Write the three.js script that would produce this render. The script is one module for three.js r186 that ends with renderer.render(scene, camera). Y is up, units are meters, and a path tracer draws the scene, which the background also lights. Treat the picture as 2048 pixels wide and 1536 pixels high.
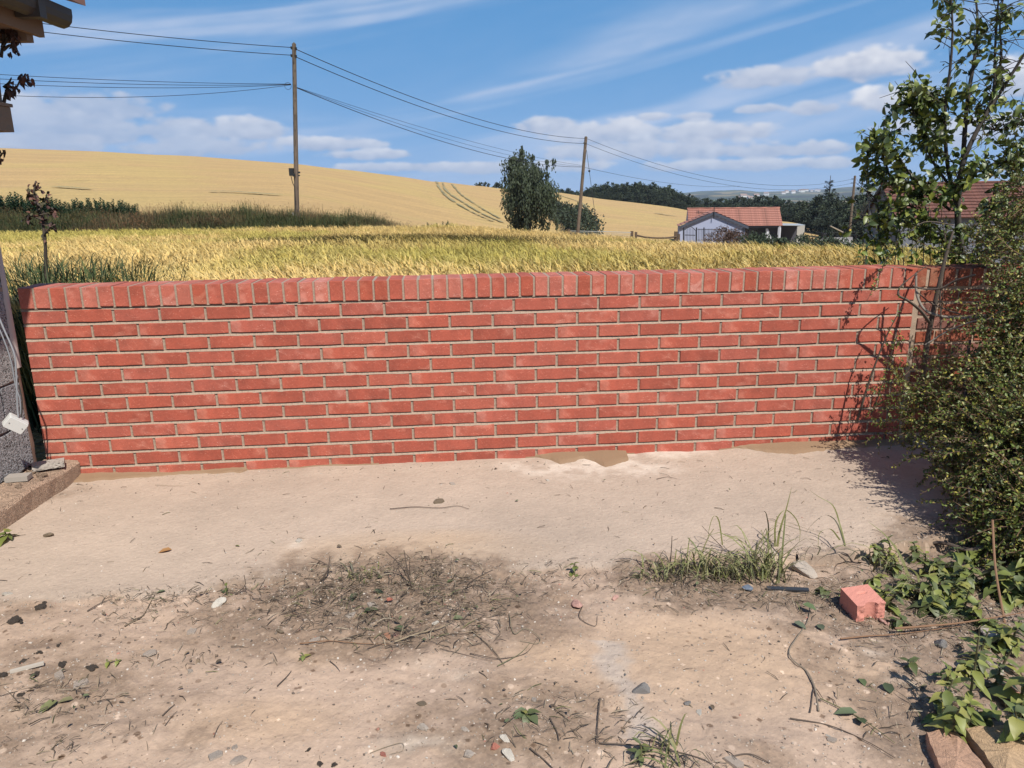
import * as THREE from 'three';
import { mergeGeometries } from 'three/addons/utils/BufferGeometryUtils.js';

// ---------- camera, sky, sun, exposure ----------
const F = 1500, EYE = 1.412, V3 = (x, y, z) => new THREE.Vector3(x, y, z);
const scene = new THREE.Scene();
const camera = new THREE.PerspectiveCamera(2 * Math.atan(768 / F) * 180 / Math.PI, 4 / 3, 0.05, 20000);
camera.position.set(0, EYE, 0);
camera.rotation.set(-14.05 * Math.PI / 180, 0, -0.79 * Math.PI / 180);
camera.updateMatrixWorld(true);
const renderer = new THREE.WebGLRenderer({ antialias: true });
renderer.setSize(1024, 768);
renderer.toneMapping = THREE.LinearToneMapping;
renderer.toneMappingExposure = 1.3;
renderer.shadowMap.enabled = true;

const SUN_EL = 50 * Math.PI / 180, SUN_AZ = 22 * Math.PI / 180;   // azimuth to the right of straight behind the camera
const sunDir = V3(Math.sin(SUN_AZ) * Math.cos(SUN_EL), Math.sin(SUN_EL), Math.cos(SUN_AZ) * Math.cos(SUN_EL));
const sun = new THREE.DirectionalLight(new THREE.Color().setRGB(1, 0.955, 0.87), 5.0);
sun.position.copy(sunDir).multiplyScalar(60);
sun.castShadow = true;
Object.assign(sun.shadow.camera, { left: -40, right: 40, top: 40, bottom: -40, near: 1, far: 200 });
sun.shadow.mapSize.set(4096, 4096);
scene.add(sun, sun.target);

// ---------- small maths helpers ----------
function rngOf(seed) { let a = seed >>> 0; return () => { a = (a + 0x6D2B79F5) | 0; let t = Math.imul(a ^ (a >>> 15), 1 | a); t = (t + Math.imul(t ^ (t >>> 7), 61 | t)) ^ t; return ((t ^ (t >>> 14)) >>> 0) / 4294967296; }; }
const lerp = (a, b, t) => a + (b - a) * t, clamp = (x, a = 0, b = 1) => Math.min(b, Math.max(a, x));
const sstep = (a, b, x) => { const t = clamp((x - a) / (b - a)); return t * t * (3 - 2 * t); };
function h2(ix, iy, s) { let n = Math.imul(ix, 374761393) + Math.imul(iy, 668265263) + Math.imul(s, 1274126177); n = Math.imul(n ^ (n >>> 13), 1274126177); return ((n ^ (n >>> 16)) >>> 0) / 4294967296; }
function vn(x, y, s = 0, p = 0) {           // value noise 0..1, period p cells if given
  const ix = Math.floor(x), iy = Math.floor(y); let fx = x - ix, fy = y - iy; fx = fx * fx * (3 - 2 * fx); fy = fy * fy * (3 - 2 * fy);
  let x0 = ix, x1 = ix + 1, y0 = iy, y1 = iy + 1;
  if (p) { x0 = ((x0 % p) + p) % p; x1 = ((x1 % p) + p) % p; y0 = ((y0 % p) + p) % p; y1 = ((y1 % p) + p) % p; }
  const a = h2(x0, y0, s), b = h2(x1, y0, s), c = h2(x0, y1, s), d = h2(x1, y1, s);
  return a + (b - a) * fx + (c - a) * fy + (a - b - c + d) * fx * fy;
}
function fbm(x, y, o = 4, s = 0, p = 0) { let v = 0, a = 0.5, n = 0; for (let i = 0; i < o; i++) { v += a * vn(x, y, s + i * 17, p); n += a; x *= 2; y *= 2; p *= 2; a *= 0.5; } return v / n; }
function table(t, x) { if (x <= t[0][0]) return t[0].slice(1); for (let i = 1; i < t.length; i++) if (x <= t[i][0]) { const k = (x - t[i - 1][0]) / (t[i][0] - t[i - 1][0]); return t[i].slice(1).map((v, j) => lerp(t[i - 1][j + 1], v, k)); } return t[t.length - 1].slice(1); }

// photograph pixel (2048 x 1536) -> direction; the distance always comes from what the thing stands on or its size
function ray(px, py) { return V3((px - 1024) / F, (768 - py) / F, -1).applyEuler(camera.rotation); }
function atD(px, py, d) { const r = ray(px, py); return r.multiplyScalar(d / -r.z).add(camera.position); }
function gnd(px, py, y = 0) { const r = ray(px, py); return r.multiplyScalar((y - EYE) / r.y).add(camera.position); }
const tanOf = (px) => { const r = ray(px, 400); return r.x / -r.z; };

// ---------- sky: air, cirrus and cumulus, computed over the whole sphere ----------
{
  const SKY = 1 / 1.3, W = 2048, H = 2048, data = new Float32Array(W * H * 4);
  const px2 = (x, y) => { const r = ray(x, y).normalize(); return [Math.atan2(r.x, -r.z), Math.asin(r.y)]; };
  const cum = [];                            // azimuth, elevation, half width, half height, whiteness
  const add = (x, y, rx, ry, w) => { const [a, e] = px2(x, y); cum.push([a, e, rx / F, ry / F, w]); };
  [[205, 215, 100, 34, .08], [60, 240, 90, 36, .1], [160, 262, 150, 30, .05], [340, 262, 95, 28, .15], [480, 262, 70, 26, .4], [440, 296, 170, 18, .12], [640, 290, 95, 15, .45], [60, 285, 120, 18, .6], [740, 310, 90, 10, .4],
   [1728, 130, 85, 30, 1], [1530, 153, 95, 22, .55], [1770, 205, 82, 25, .85], [1635, 216, 48, 15, .4], [1525, 218, 42, 10, .35], [1392, 234, 34, 9, .35], [1310, 234, 28, 9, .4], [1800, 255, 60, 18, .7],
   [1100, 250, 60, 20, .6], [1210, 268, 110, 26, .45], [1400, 268, 160, 24, .5], [1330, 300, 260, 22, .4], [1560, 300, 150, 16, .5], [1000, 335, 220, 14, .4], [1500, 330, 260, 12, .45], [800, 335, 160, 10, .4], [2040, 150, 60, 34, .95], [1950, 260, 80, 30, .7]].forEach((c) => add(...c));
  const r0 = rngOf(77);
  for (let i = 0; i < 90; i++) { const a = lerp(0.85, 2 * Math.PI - 0.85, r0()), e = 0.05 + 0.5 * r0() ** 1.5; cum.push([a > Math.PI ? a - 2 * Math.PI : a, e, lerp(.03, .1, r0()) * (1 + e), lerp(.012, .03, r0()) * (1 + 2 * e), r0()]); }
  const byCol = Array.from({ length: 128 }, () => []);
  for (const c of cum) for (let k = 0; k < 128; k++) { const a = (k + .5) / 128 * 2 * Math.PI - Math.PI; let d = Math.abs(a - c[0]); if (d > Math.PI) d = 2 * Math.PI - d; if (d < c[2] * 1.9 + .05) byCol[k].push(c); }
  for (let j = 0; j < H; j++) {
    const el = ((j + .5) / H - .5) * Math.PI, se = Math.sin(Math.max(el, 0));
    const t1 = Math.exp(-Math.max(el, 0) / 0.115), t2 = Math.exp(-Math.max(el, 0) / 0.6);
    // zenith -> mid -> horizon air
    const ar = lerp(lerp(.030, .072, t2), .31, t1), ag = lerp(lerp(.14, .34, t2), .485, t1), ab = lerp(lerp(.40, .71, t2), .79, t1);
    for (let i = 0; i < W; i++) {
      const o = (j * W + i) * 4; let r = ar, g = ag, b = ab;
      if (el > -0.02 && el < 1.2) {
        const u = (i + .5) / W, dx = -(-Math.cos(u * 2 * Math.PI)), ph = (u - .5) * 2 * Math.PI;          // ph = atan2(z, x)
        let az = Math.atan2(Math.cos(ph), -Math.sin(ph));
        const x = az * 57.3, y = el * 57.3;
        // cirrus: long streaks that climb to the right
        const q = y - 0.17 * x, w = fbm(x * .02 + 3, q * .25, 3, 5) * 3;
        let ci = fbm(x * .035 + w * .3, q * .55 + w, 4, 31); ci = (sstep(.42, .80, ci) * .5 + .06) * sstep(-1, 4, y) + .5 * Math.exp(-(((y - 8.08 - .194 * (x - 3)) / .2) ** 2)) * sstep(-7, -2, x) * (1 - sstep(6, 11.5, x)) * .6;
        ci *= .55 + .7 * fbm(x * .4, q * 1.5, 3, 9);
        r = lerp(r, .60, ci); g = lerp(g, .67, ci); b = lerp(b, .84, ci);
        // cumulus
        let dens = 0, up = 0, wh = 0, ws = 1e-6;
        const near = byCol[Math.min(127, Math.floor((az + Math.PI) / (2 * Math.PI) * 128))];
        if (near.length) {
          const n1 = fbm(x * .45, y * .9, 5, 41) - .5, n2 = fbm(x * 1.3 + 9, y * 2.2, 4, 43) - .5;
          for (const c of near) {
            let d = az - c[0]; if (d > Math.PI) d -= 2 * Math.PI; if (d < -Math.PI) d += 2 * Math.PI;
            const X = d / c[2], Y0 = (el - c[1]) / c[3], Y = Y0 < 0 ? Y0 * 1.25 : Y0;
            const v = 1 - X * X * .8 - Y * Y * .8 + n1 * 1.75 + n2 * 1.0;
            const k = sstep(.05, .62, v); dens = Math.max(dens, k); up += k * Y0; wh += k * c[4]; ws += k;
          }
          up /= ws; wh /= ws;
          const lit = clamp(.42 + .38 * up + n2 * .7 + n1 * .3) * (.55 + .6 * wh), k = dens * lerp(.62, .93, clamp(wh + .3 * up));
          r = lerp(r, lerp(.36, .86, lit), k); g = lerp(g, lerp(.43, .87, lit), k); b = lerp(b, lerp(.60, .92, lit), k);
        }
      } else if (el <= -0.02) { r = .2; g = .19; b = .15; }
      data[o] = r * SKY; data[o + 1] = g * SKY; data[o + 2] = b * SKY; data[o + 3] = 1;
    }
  }
  const t = new THREE.DataTexture(data, W, H, THREE.RGBAFormat, THREE.FloatType);
  t.mapping = THREE.EquirectangularReflectionMapping; t.magFilter = t.minFilter = THREE.LinearFilter; t.colorSpace = THREE.LinearSRGBColorSpace; t.needsUpdate = true;
  scene.background = t; scene.environment = t;
}

// ---------- building helpers ----------
const used = {};
function numbered(n) { const k = used[n] = (used[n] ?? -1) + 1; return k ? `${n}_${String(k).padStart(3, '0')}` : n; }
function shade(o) { o.castShadow = o.receiveShadow = true; return o; }
function thing(name, label, category, pos = [0, 0, 0], group) { const o = new THREE.Group(); o.name = numbered(name); o.position.set(...pos); o.userData = { label, category }; if (group) o.userData.group = group; scene.add(o); return o; }
function part(name, geo, mat, parent) { const m = shade(new THREE.Mesh(geo, mat)); m.name = name; parent.add(m); return m; }
function solo(name, geo, mat, label, category, group) { const m = shade(new THREE.Mesh(geo, mat)); m.name = numbered(name); m.userData = { label, category }; if (group) m.userData.group = group; scene.add(m); return m; }
function struct(name, geo, mat) { const m = shade(new THREE.Mesh(geo, mat)); m.name = numbered(name); m.userData = { kind: 'structure', label: name.replace(/_/g, ' ') }; scene.add(m); return m; }
function copyOf(o, pos, turn = 0, s = 1, label) { const c = o.clone(); c.name = numbered(o.name.replace(/_\d{3}$/, '')); c.userData = { ...o.userData }; if (label) c.userData.label = label; c.position.set(...pos); c.rotation.y = turn; c.scale.setScalar(s); scene.add(c); return c; }
class MB {                                     // collects faces of one mesh
  constructor() { this.p = []; this.uv = []; this.c = []; this.i = []; this.n = 0; this.col = [1, 1, 1]; }
  v(x, y, z, u = 0, w = 0) { this.p.push(x, y, z); this.uv.push(u, w); this.c.push(...this.col); return this.n++; }
  vv(a, u = 0, w = 0) { return this.v(a.x, a.y, a.z, u, w); }
  t(a, b, c) { this.i.push(a, b, c); }
  q(a, b, c, d) { this.i.push(a, b, c, a, c, d); }
  quad(a, b, c, d, s = 1) { const w = a.distanceTo(b) * s, h = a.distanceTo(d) * s; this.q(this.vv(a, 0, 0), this.vv(b, w, 0), this.vv(c, w, h), this.vv(d, 0, h)); return this; }
  box(x0, x1, y0, y1, z0, z1) {
    const P = (x, y, z) => V3(x, y, z);
    this.quad(P(x0, y0, z1), P(x1, y0, z1), P(x1, y1, z1), P(x0, y1, z1)); this.quad(P(x1, y0, z0), P(x0, y0, z0), P(x0, y1, z0), P(x1, y1, z0));
    this.quad(P(x1, y0, z1), P(x1, y0, z0), P(x1, y1, z0), P(x1, y1, z1)); this.quad(P(x0, y0, z0), P(x0, y0, z1), P(x0, y1, z1), P(x0, y1, z0));
    this.quad(P(x0, y1, z1), P(x1, y1, z1), P(x1, y1, z0), P(x0, y1, z0)); this.quad(P(x0, y0, z0), P(x1, y0, z0), P(x1, y0, z1), P(x0, y0, z1)); return this;
  }
  tube(pts, rad, sides = 5, cap = true) {
    let prev = null; const R = (k) => Array.isArray(rad) ? rad[k] : typeof rad === 'function' ? rad(k / (pts.length - 1)) : rad; let len = 0, nrm = null;
    for (let k = 0; k < pts.length; k++) {
      const tg = V3().subVectors(pts[Math.min(k + 1, pts.length - 1)], pts[Math.max(k - 1, 0)]).normalize();
      if (!nrm) nrm = (Math.abs(tg.y) < .9 ? V3(0, 1, 0) : V3(1, 0, 0)).cross(tg).normalize(); else nrm.addScaledVector(tg, -nrm.dot(tg)).normalize();
      const bn = V3().crossVectors(tg, nrm); if (k) len += pts[k].distanceTo(pts[k - 1]);
      const ring = []; for (let s = 0; s <= sides; s++) { const a = s / sides * 2 * Math.PI, q = pts[k].clone().addScaledVector(nrm, Math.cos(a) * R(k)).addScaledVector(bn, Math.sin(a) * R(k)); ring.push(this.vv(q, s / sides * 2 * Math.PI * R(k), len)); }
      if (prev) for (let s = 0; s < sides; s++) this.q(prev[s], prev[s + 1], ring[s + 1], ring[s]);
      if (cap && (k === 0 || k === pts.length - 1)) { const c = this.vv(pts[k]); for (let s = 0; s < sides; s++) k ? this.t(ring[s], ring[s + 1], c) : this.t(ring[s + 1], ring[s], c); }
      prev = ring;
    }
    return this;
  }
  // leaf: base point, direction, face normal, length, width; folded along the midrib
  leaf(b, d, n, L, W, fold = .25, full = false, droop = 0) {
    const s = V3().crossVectors(d, n).normalize(), P = (l, w, h) => b.clone().addScaledVector(d, l * L).addScaledVector(s, w * W).addScaledVector(n, h * W - droop * L * l * l);
    const B = this.vv(P(0, 0, 0), .5, 0), T = this.vv(P(1, 0, 0), .5, 1);
    if (!full) { const l = this.vv(P(.45, -.5, fold), 0, .45), r = this.vv(P(.45, .5, fold), 1, .45); this.t(B, T, l); this.t(B, r, T); return this; }
    const M = this.vv(P(.5, 0, 0), .5, .5), l1 = this.vv(P(.22, -.42, fold * .9), .08, .22), l2 = this.vv(P(.62, -.42, fold * .9), .08, .62), r1 = this.vv(P(.22, .42, fold * .9), .92, .22), r2 = this.vv(P(.62, .42, fold * .9), .92, .62);
    this.t(B, M, l1); this.t(l1, M, l2); this.t(l2, M, T); this.t(B, r1, M); this.t(r1, r2, M); this.t(r2, T, M); return this;
  }
  // finely outlined leaf for foliage near the camera
  leafFine(L, W, fold, droop, wave = 0) {
    const s = [[0, .03], [.1, .5], [.24, .86], [.42, 1], [.6, .88], [.77, .58], [.9, .26], [1, 0]]; let p = null;
    s.forEach(([l, w], k) => { const y = -droop * L * l * l, a = Math.sin(k * 2.1) * wave * W, row = [this.v(-w * W / 2, y + fold * w * W + a, l * L, .5 - w / 2, l), this.v(0, y, l * L, .5, l), this.v(w * W / 2, y + fold * w * W - a, l * L, .5 + w / 2, l)]; if (p) { this.q(p[0], p[1], row[1], row[0]); this.q(p[1], p[2], row[2], row[1]); } p = row; });
    return this;
  }
  // grass blade along points
  blade(pts, w, side) { let a, b; const n = pts.length - 1; for (let k = 0; k <= n; k++) { const ww = w * (1 - (k / n) ** 1.6) * .5 + (k === n ? 0 : w * .04); const l = this.vv(pts[k].clone().addScaledVector(side, -ww), 0, k / n), r = this.vv(pts[k].clone().addScaledVector(side, ww), 1, k / n); if (k) this.q(a, b, r, l); a = l; b = r; } return this; }
  geo(smooth = true) {
    let g = new THREE.BufferGeometry();
    g.setAttribute('position', new THREE.Float32BufferAttribute(this.p, 3)); g.setAttribute('uv', new THREE.Float32BufferAttribute(this.uv, 2)); g.setAttribute('color', new THREE.Float32BufferAttribute(this.c, 3)); g.setIndex(this.i);
    if (!smooth) g = g.toNonIndexed(); g.computeVertexNormals(); return g;
  }
}
function tex(w, h, fn, srgb = true) {            // fn(x, y) -> [r, g, b] 0..255
  const d = new Uint8Array(w * h * 4); for (let y = 0; y < h; y++) for (let x = 0; x < w; x++) { const c = fn(x, y), o = (y * w + x) * 4; d[o] = clamp(c[0], 0, 255); d[o + 1] = clamp(c[1], 0, 255); d[o + 2] = clamp(c[2], 0, 255); d[o + 3] = 255; }
  const t = new THREE.DataTexture(d, w, h); t.wrapS = t.wrapT = THREE.RepeatWrapping; t.magFilter = THREE.LinearFilter; t.minFilter = THREE.LinearMipmapLinearFilter; t.generateMipmaps = true; if (srgb) t.colorSpace = THREE.SRGBColorSpace; t.needsUpdate = true; return t;
}
const lin = (r, g, b) => new THREE.Color().setRGB(r, g, b);
const base = (c) => lin(...c).multiplyScalar(.77);
const std = (c, rough = .9, o = {}) => new THREE.MeshStandardMaterial({ color: base(c), roughness: rough, side: THREE.DoubleSide, ...o });
const leafMat = (c, tr = .3, o = {}) => new THREE.MeshPhysicalMaterial({ color: base(c), roughness: .62, transmission: tr, thickness: 0, side: THREE.DoubleSide, ...o });
const rdir = (r) => { const z = 2 * r() - 1, a = r() * 2 * Math.PI, s = Math.sqrt(1 - z * z); return V3(s * Math.cos(a), z, s * Math.sin(a)); };
function smoothPath(pts, n) { const c = new THREE.CatmullRomCurve3(pts); return c.getPoints(n); }

// ---------- terrain behind the wall ----------
const ridgeT = [[-900, 300, 190], [-300, 290, 185], [0, 295, 180], [200, 302, 180], [400, 313, 185], [600, 328, 190], [700, 340, 195], [800, 352, 200], [870, 362, 205], [950, 370, 215], [1000, 376, 225], [1115, 383, 240], [1200, 396, 240], [1290, 407, 235], [1370, 418, 230], [1560, 440, 190], [1620, 450, 180], [1690, 462, 170], [1750, 472, 165], [2048, 505, 160], [3000, 530, 160]]
  .map(([px, y, D]) => { const r = ray(px, y); return [r.x / -r.z, EYE + r.y / -r.z * D, D]; });
const T0 = tanOf(560), T1 = tanOf(1120), TB0 = tanOf(600), TB1 = tanOf(1020);
function cropTop(x, d) { return EYE - (.712 + .0176 * (d - 7) + .085 * Math.max(0, x + 2) * sstep(5, 28, d)); }
function ground(x, z) {
  const d = Math.max(-z, 3), ta = x / d, n = (fbm(x * .15, z * .15, 3, 3) - .5) * .25 * sstep(20, 60, d);
  const crop = cropTop(x, Math.min(d, 30)) - .85;
  const bank = .42 * (1 - sstep(TB0, TB1, ta)) * sstep(29.6, 31.6, d);
  if (d <= 30) return crop + bank;
  const [hr, D] = table(ridgeT, ta), x30 = ta * 30, c30 = cropTop(x30, 30) - .85;
  const edge = (EYE - cropTop(x30, 30)) / 30, rightV = EYE - edge * 85 - 1.1;
  const leftV = lerp(c30, hr, .30), hv = lerp(leftV, rightV, sstep(T0, T1, ta));
  if (d < 85) { const t = (d - 30) / 55; return lerp(c30, hv, t) + n + bank * (1 - t); }
  if (d < D) { const t = (d - 85) / (D - 85); return lerp(hv, hr, t + .22 * t * (1 - t)) + n * (1 - t); }
  return hr - Math.min((d - D) * .12, 30);
}
{
  const straw = tex(1024, 1024, (x, y) => {
    const u = x / 1024, v = y / 1024, a = fbm(u * 6, v * 24, 4, 51, 6), b = vn(u * 256, v * 512, 7, 256), c = fbm(u * 3 + .3, v * 4, 3, 91, 3), st = sstep(.64, .8, fbm(u * 4, v * 60, 3, 71, 4)) * sstep(.5, .7, fbm(u * 3, v * 6, 2, 17, 3));
    const k = .90 + .13 * a + .15 * (b - .5) - .12 * st + .08 * (c - .5), g = sstep(.5, .75, c) * .35;
    return [232 * k - 14 * g, 191 * k + 2 * g, 127 * k - 14 * g];
  });
  const m = new MB(), rings = []; for (let i = 0; i <= 40; i++) rings.push(3.7 + 26.5 * (i / 40) ** 1.4); for (let i = 1; i <= 46; i++) rings.push(30.2 * (440 / 30.2) ** (i / 46));
  const NA = 150; let prev = null;
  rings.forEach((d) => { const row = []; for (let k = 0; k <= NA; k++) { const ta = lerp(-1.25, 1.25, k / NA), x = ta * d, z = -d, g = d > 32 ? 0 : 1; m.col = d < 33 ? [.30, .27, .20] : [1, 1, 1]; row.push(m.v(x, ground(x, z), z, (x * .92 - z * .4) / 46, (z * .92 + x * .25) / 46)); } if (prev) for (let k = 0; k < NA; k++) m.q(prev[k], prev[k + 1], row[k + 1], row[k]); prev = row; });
  const bump = tex(512, 512, (x, y) => { const v = 255 * (.5 * vn(x / 4, y / 4, 3, 128) + .5 * vn(x / 2, y / 2, 5, 256)); return [v, v, v]; }, false); bump.repeat.set(6, 6);
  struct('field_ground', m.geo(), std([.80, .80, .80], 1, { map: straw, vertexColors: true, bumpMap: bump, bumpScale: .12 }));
  // wheel tracks worn through the corn on the hill
  const trk = std([.30, .245, .115], 1);
  const track = (pts, w) => { const b = new MB(), r = rngOf(5 + pts.length + pts[0][0]); const pp = smoothPath(pts.map(([px, py]) => { const q = ray(px, py); let d = 60, best = 60, bd = 9; for (d = 36; d < 235; d += .5) { const x = q.x / -q.z * d, e = Math.abs(EYE + q.y / -q.z * d - ground(x, -d)); if (e < bd) { bd = e; best = d; } } return V3(q.x / -q.z * best, 0, -best); }), 60);
    let pl = null; pp.forEach((p, k) => { const tg = V3().subVectors(pp[Math.min(k + 1, 60)], pp[Math.max(k - 1, 0)]).setY(0).normalize(), s = V3(-tg.z, 0, tg.x), ww = w * (.5 + r()), L = p.clone().addScaledVector(s, -ww), R = p.clone().addScaledVector(s, ww); L.y = ground(L.x, L.z) + .14; R.y = ground(R.x, R.z) + .14; const a = b.vv(L), c = b.vv(R); if (pl && r() > .12) b.q(pl[0], pl[1], c, a); pl = [a, c]; });
    struct('wheel_track', b.geo(), trk); };
  track([[873, 364], [880, 378], [905, 402], [950, 428], [985, 443]], .28);
  track([[885, 366], [893, 382], [920, 402], [968, 430], [1005, 446]], .26);
  track([[903, 368], [925, 392], [960, 415], [1000, 438]], .22);
  track([[1122, 392], [1160, 405], [1178, 425]], .3);
  track([[1310, 427], [1335, 431], [1352, 433]], .9);
  track([[1400, 436], [1480, 440], [1530, 446]], .2);
  track([[420, 385], [470, 386], [560, 392]], .5); track([[110, 375], [180, 380]], .4);
}

// ---------- the new brick wall ----------
const YAW = 5.098 * Math.PI / 180, WO = V3(-.09576, EYE - .55418, -3.919), PV = .07596;   // row 1 centre line of the wall face
const wx = V3(Math.cos(YAW), 0, -Math.sin(YAW)), wn = V3(Math.sin(YAW), 0, Math.cos(YAW));
const wallP = (u, y, w = 0) => WO.clone().addScaledVector(wx, u).addScaledVector(wn, w).setY(y);
const wallZ = (x) => { const u = (x - WO.x) / Math.cos(YAW); return WO.z - u * Math.sin(YAW); };
const onWall = (px, py, w = 0) => { const r = ray(px, py), o = WO.clone().addScaledVector(wn, w).sub(camera.position); return r.multiplyScalar(o.dot(wn) / r.dot(wn)).add(camera.position); };
const brickMap = tex(1024, 1024, (() => {
  const r = rngOf(3), marks = []; for (let i = 0; i < 240; i++) { const a = -.7 + (r() - .5) * 1.3, L = 8 + 60 * r() ** 3; marks.push([r() * 1024, r() * 1024, Math.cos(a), Math.sin(a) * (r() < .3 ? -1 : 1), L, .6 + 1.1 * r(), 20 + 60 * r()]); }
  const over = new Float32Array(1024 * 1024);
  for (const [x, y, dx, dy, L, w, s] of marks) for (let t = 0; t < L; t += .5) { const cx = x + dx * t + 3 * Math.sin(t * .06), cy = y + dy * t; for (let j = -2; j <= 2; j++) for (let i = -2; i <= 2; i++) { const d = Math.hypot(i, j); if (d > w + .5) continue; const o = (((Math.round(cy) + j) & 1023) << 10) + ((Math.round(cx) + i) & 1023); over[o] = Math.max(over[o], s * clamp(w + .5 - d) * (.4 + .6 * vn(t * .15, x, 9))); } }
  for (let k = 0; k < 900; k++) { const x = r() * 1024, y = r() * 1024, R = .8 + 2.2 * r() ** 3, s = 30 + 80 * r(); for (let j = -3; j <= 3; j++) for (let i = -3; i <= 3; i++) if (Math.hypot(i, j) < R) { const o = (((y + j) & 1023) << 10) + ((x + i) & 1023); over[o] = Math.max(over[o], s); } }
  return (x, y) => { const u = x / 1024, v = y / 1024, a = fbm(u * 8, v * 8, 4, 11, 8), g = h2(x, y, 4) - .5, m = vn(u * 256, v * 256, 13, 256) - .5, bl = sstep(.56, .78, fbm(u * 5, v * 7, 4, 61, 5)) * 22, dk = vn(u * 300, v * 300, 29, 300) > .9 ? -34 : 0, k = .86 + .26 * a + .12 * g + .14 * m, o = over[y * 1024 + x] * .95; return [172 * k + bl * .9 + o + dk * .9, 88 * k + bl * 1.2 + o * 1.15 + dk, 70 * k + bl * 1.2 + o * 1.1 + dk]; };
})());
const brickBump = tex(512, 512, (x, y) => { const v = 150 + 60 * (fbm(x / 16, y / 16, 4, 5, 32) - .5) * 2 + 50 * (h2(x, y, 2) - .5); return [v, v, v]; }, false);
const brickUV = 1 / .45;
function brickGeo(L, H, D, seed, rag = .0012) {      // front at z = 0, chamfered and slightly uneven arrises
  const r = rngOf(seed), m = new MB(), c = .0022, ou = r(), ov = r(), j = () => (r() - .5) * 2 * rag, nx = Math.max(2, Math.round(L / .055));
  const top = [], bot = []; for (let k = 0; k <= nx; k++) { top.push(H / 2 + j() - (k === 0 || k === nx ? Math.abs(j()) * 1.5 : 0)); bot.push(-H / 2 + j() + (k === 0 || k === nx ? Math.abs(j()) * 1.5 : 0)); }
  const rows = [[-D, 0], [-c, 0], [0, c]]; // z, inset
  const ring = (z, ins) => { const a = []; for (let k = 0; k <= nx; k++) a.push([-L / 2 + ins + (L - 2 * ins) * k / nx, top[k] - ins]); for (let k = nx; k >= 0; k--) a.push([-L / 2 + ins + (L - 2 * ins) * k / nx, bot[k] + ins]); return a.map(([x, y]) => m.v(x, y, z, x * brickUV + ou, (y + z) * brickUV + ov)); };
  let p = null; for (const [z, ins] of rows) { const q = ring(z, ins); if (p) for (let k = 0; k < q.length; k++) { const l = (k + 1) % q.length; m.q(p[l], p[k], q[k], q[l]); } p = q; }
  const N = 2 * nx + 2; for (let k = 0; k < nx; k++) { const a = p[k], b = p[k + 1], d = p[N - 1 - k], e = p[N - 2 - k]; m.q(d, e, b, a); }
  return m.geo(false);
}
const brickTone = [[1, 1, 1], [.93, .90, .88], [1.05, 1.12, 1.12], [.98, 1.03, 1.08], [.88, .84, .80], [1.02, .97, .92]].map((c) => std(c, .88, { map: brickMap, bumpMap: brickBump, bumpScale: .0022 }));
const copeTone = [[1.04, 1.07, 1.07], [1.12, 1.36, 1.46], [.98, .93, .88], [1.10, 1.26, 1.34], [.95, .86, .74], [1.16, 1.46, 1.6]].map((c) => std(c, .88, { map: brickMap, bumpMap: brickBump, bumpScale: .003 }));
const mortarMap = tex(512, 512, (x, y) => { const k = .84 + .2 * fbm(x / 32, y / 32, 4, 7, 16) + .16 * (h2(x, y, 9) - .5); return [178 * k, 156 * k, 137 * k]; });
const mortarMat = std([1, 1, 1], .97, { map: mortarMap, bumpMap: brickBump, bumpScale: .003 });
const newWall = thing('brick_wall', 'new red brick garden wall with brick-on-edge coping along the corn field', 'wall');
newWall.position.copy(WO); newWall.rotation.y = YAW;
const U0 = -2.35, U1 = 2.335, rowY = (r) => -(r - 1) * PV, BH = .0618, copeY = .0325 + .0115;
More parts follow.
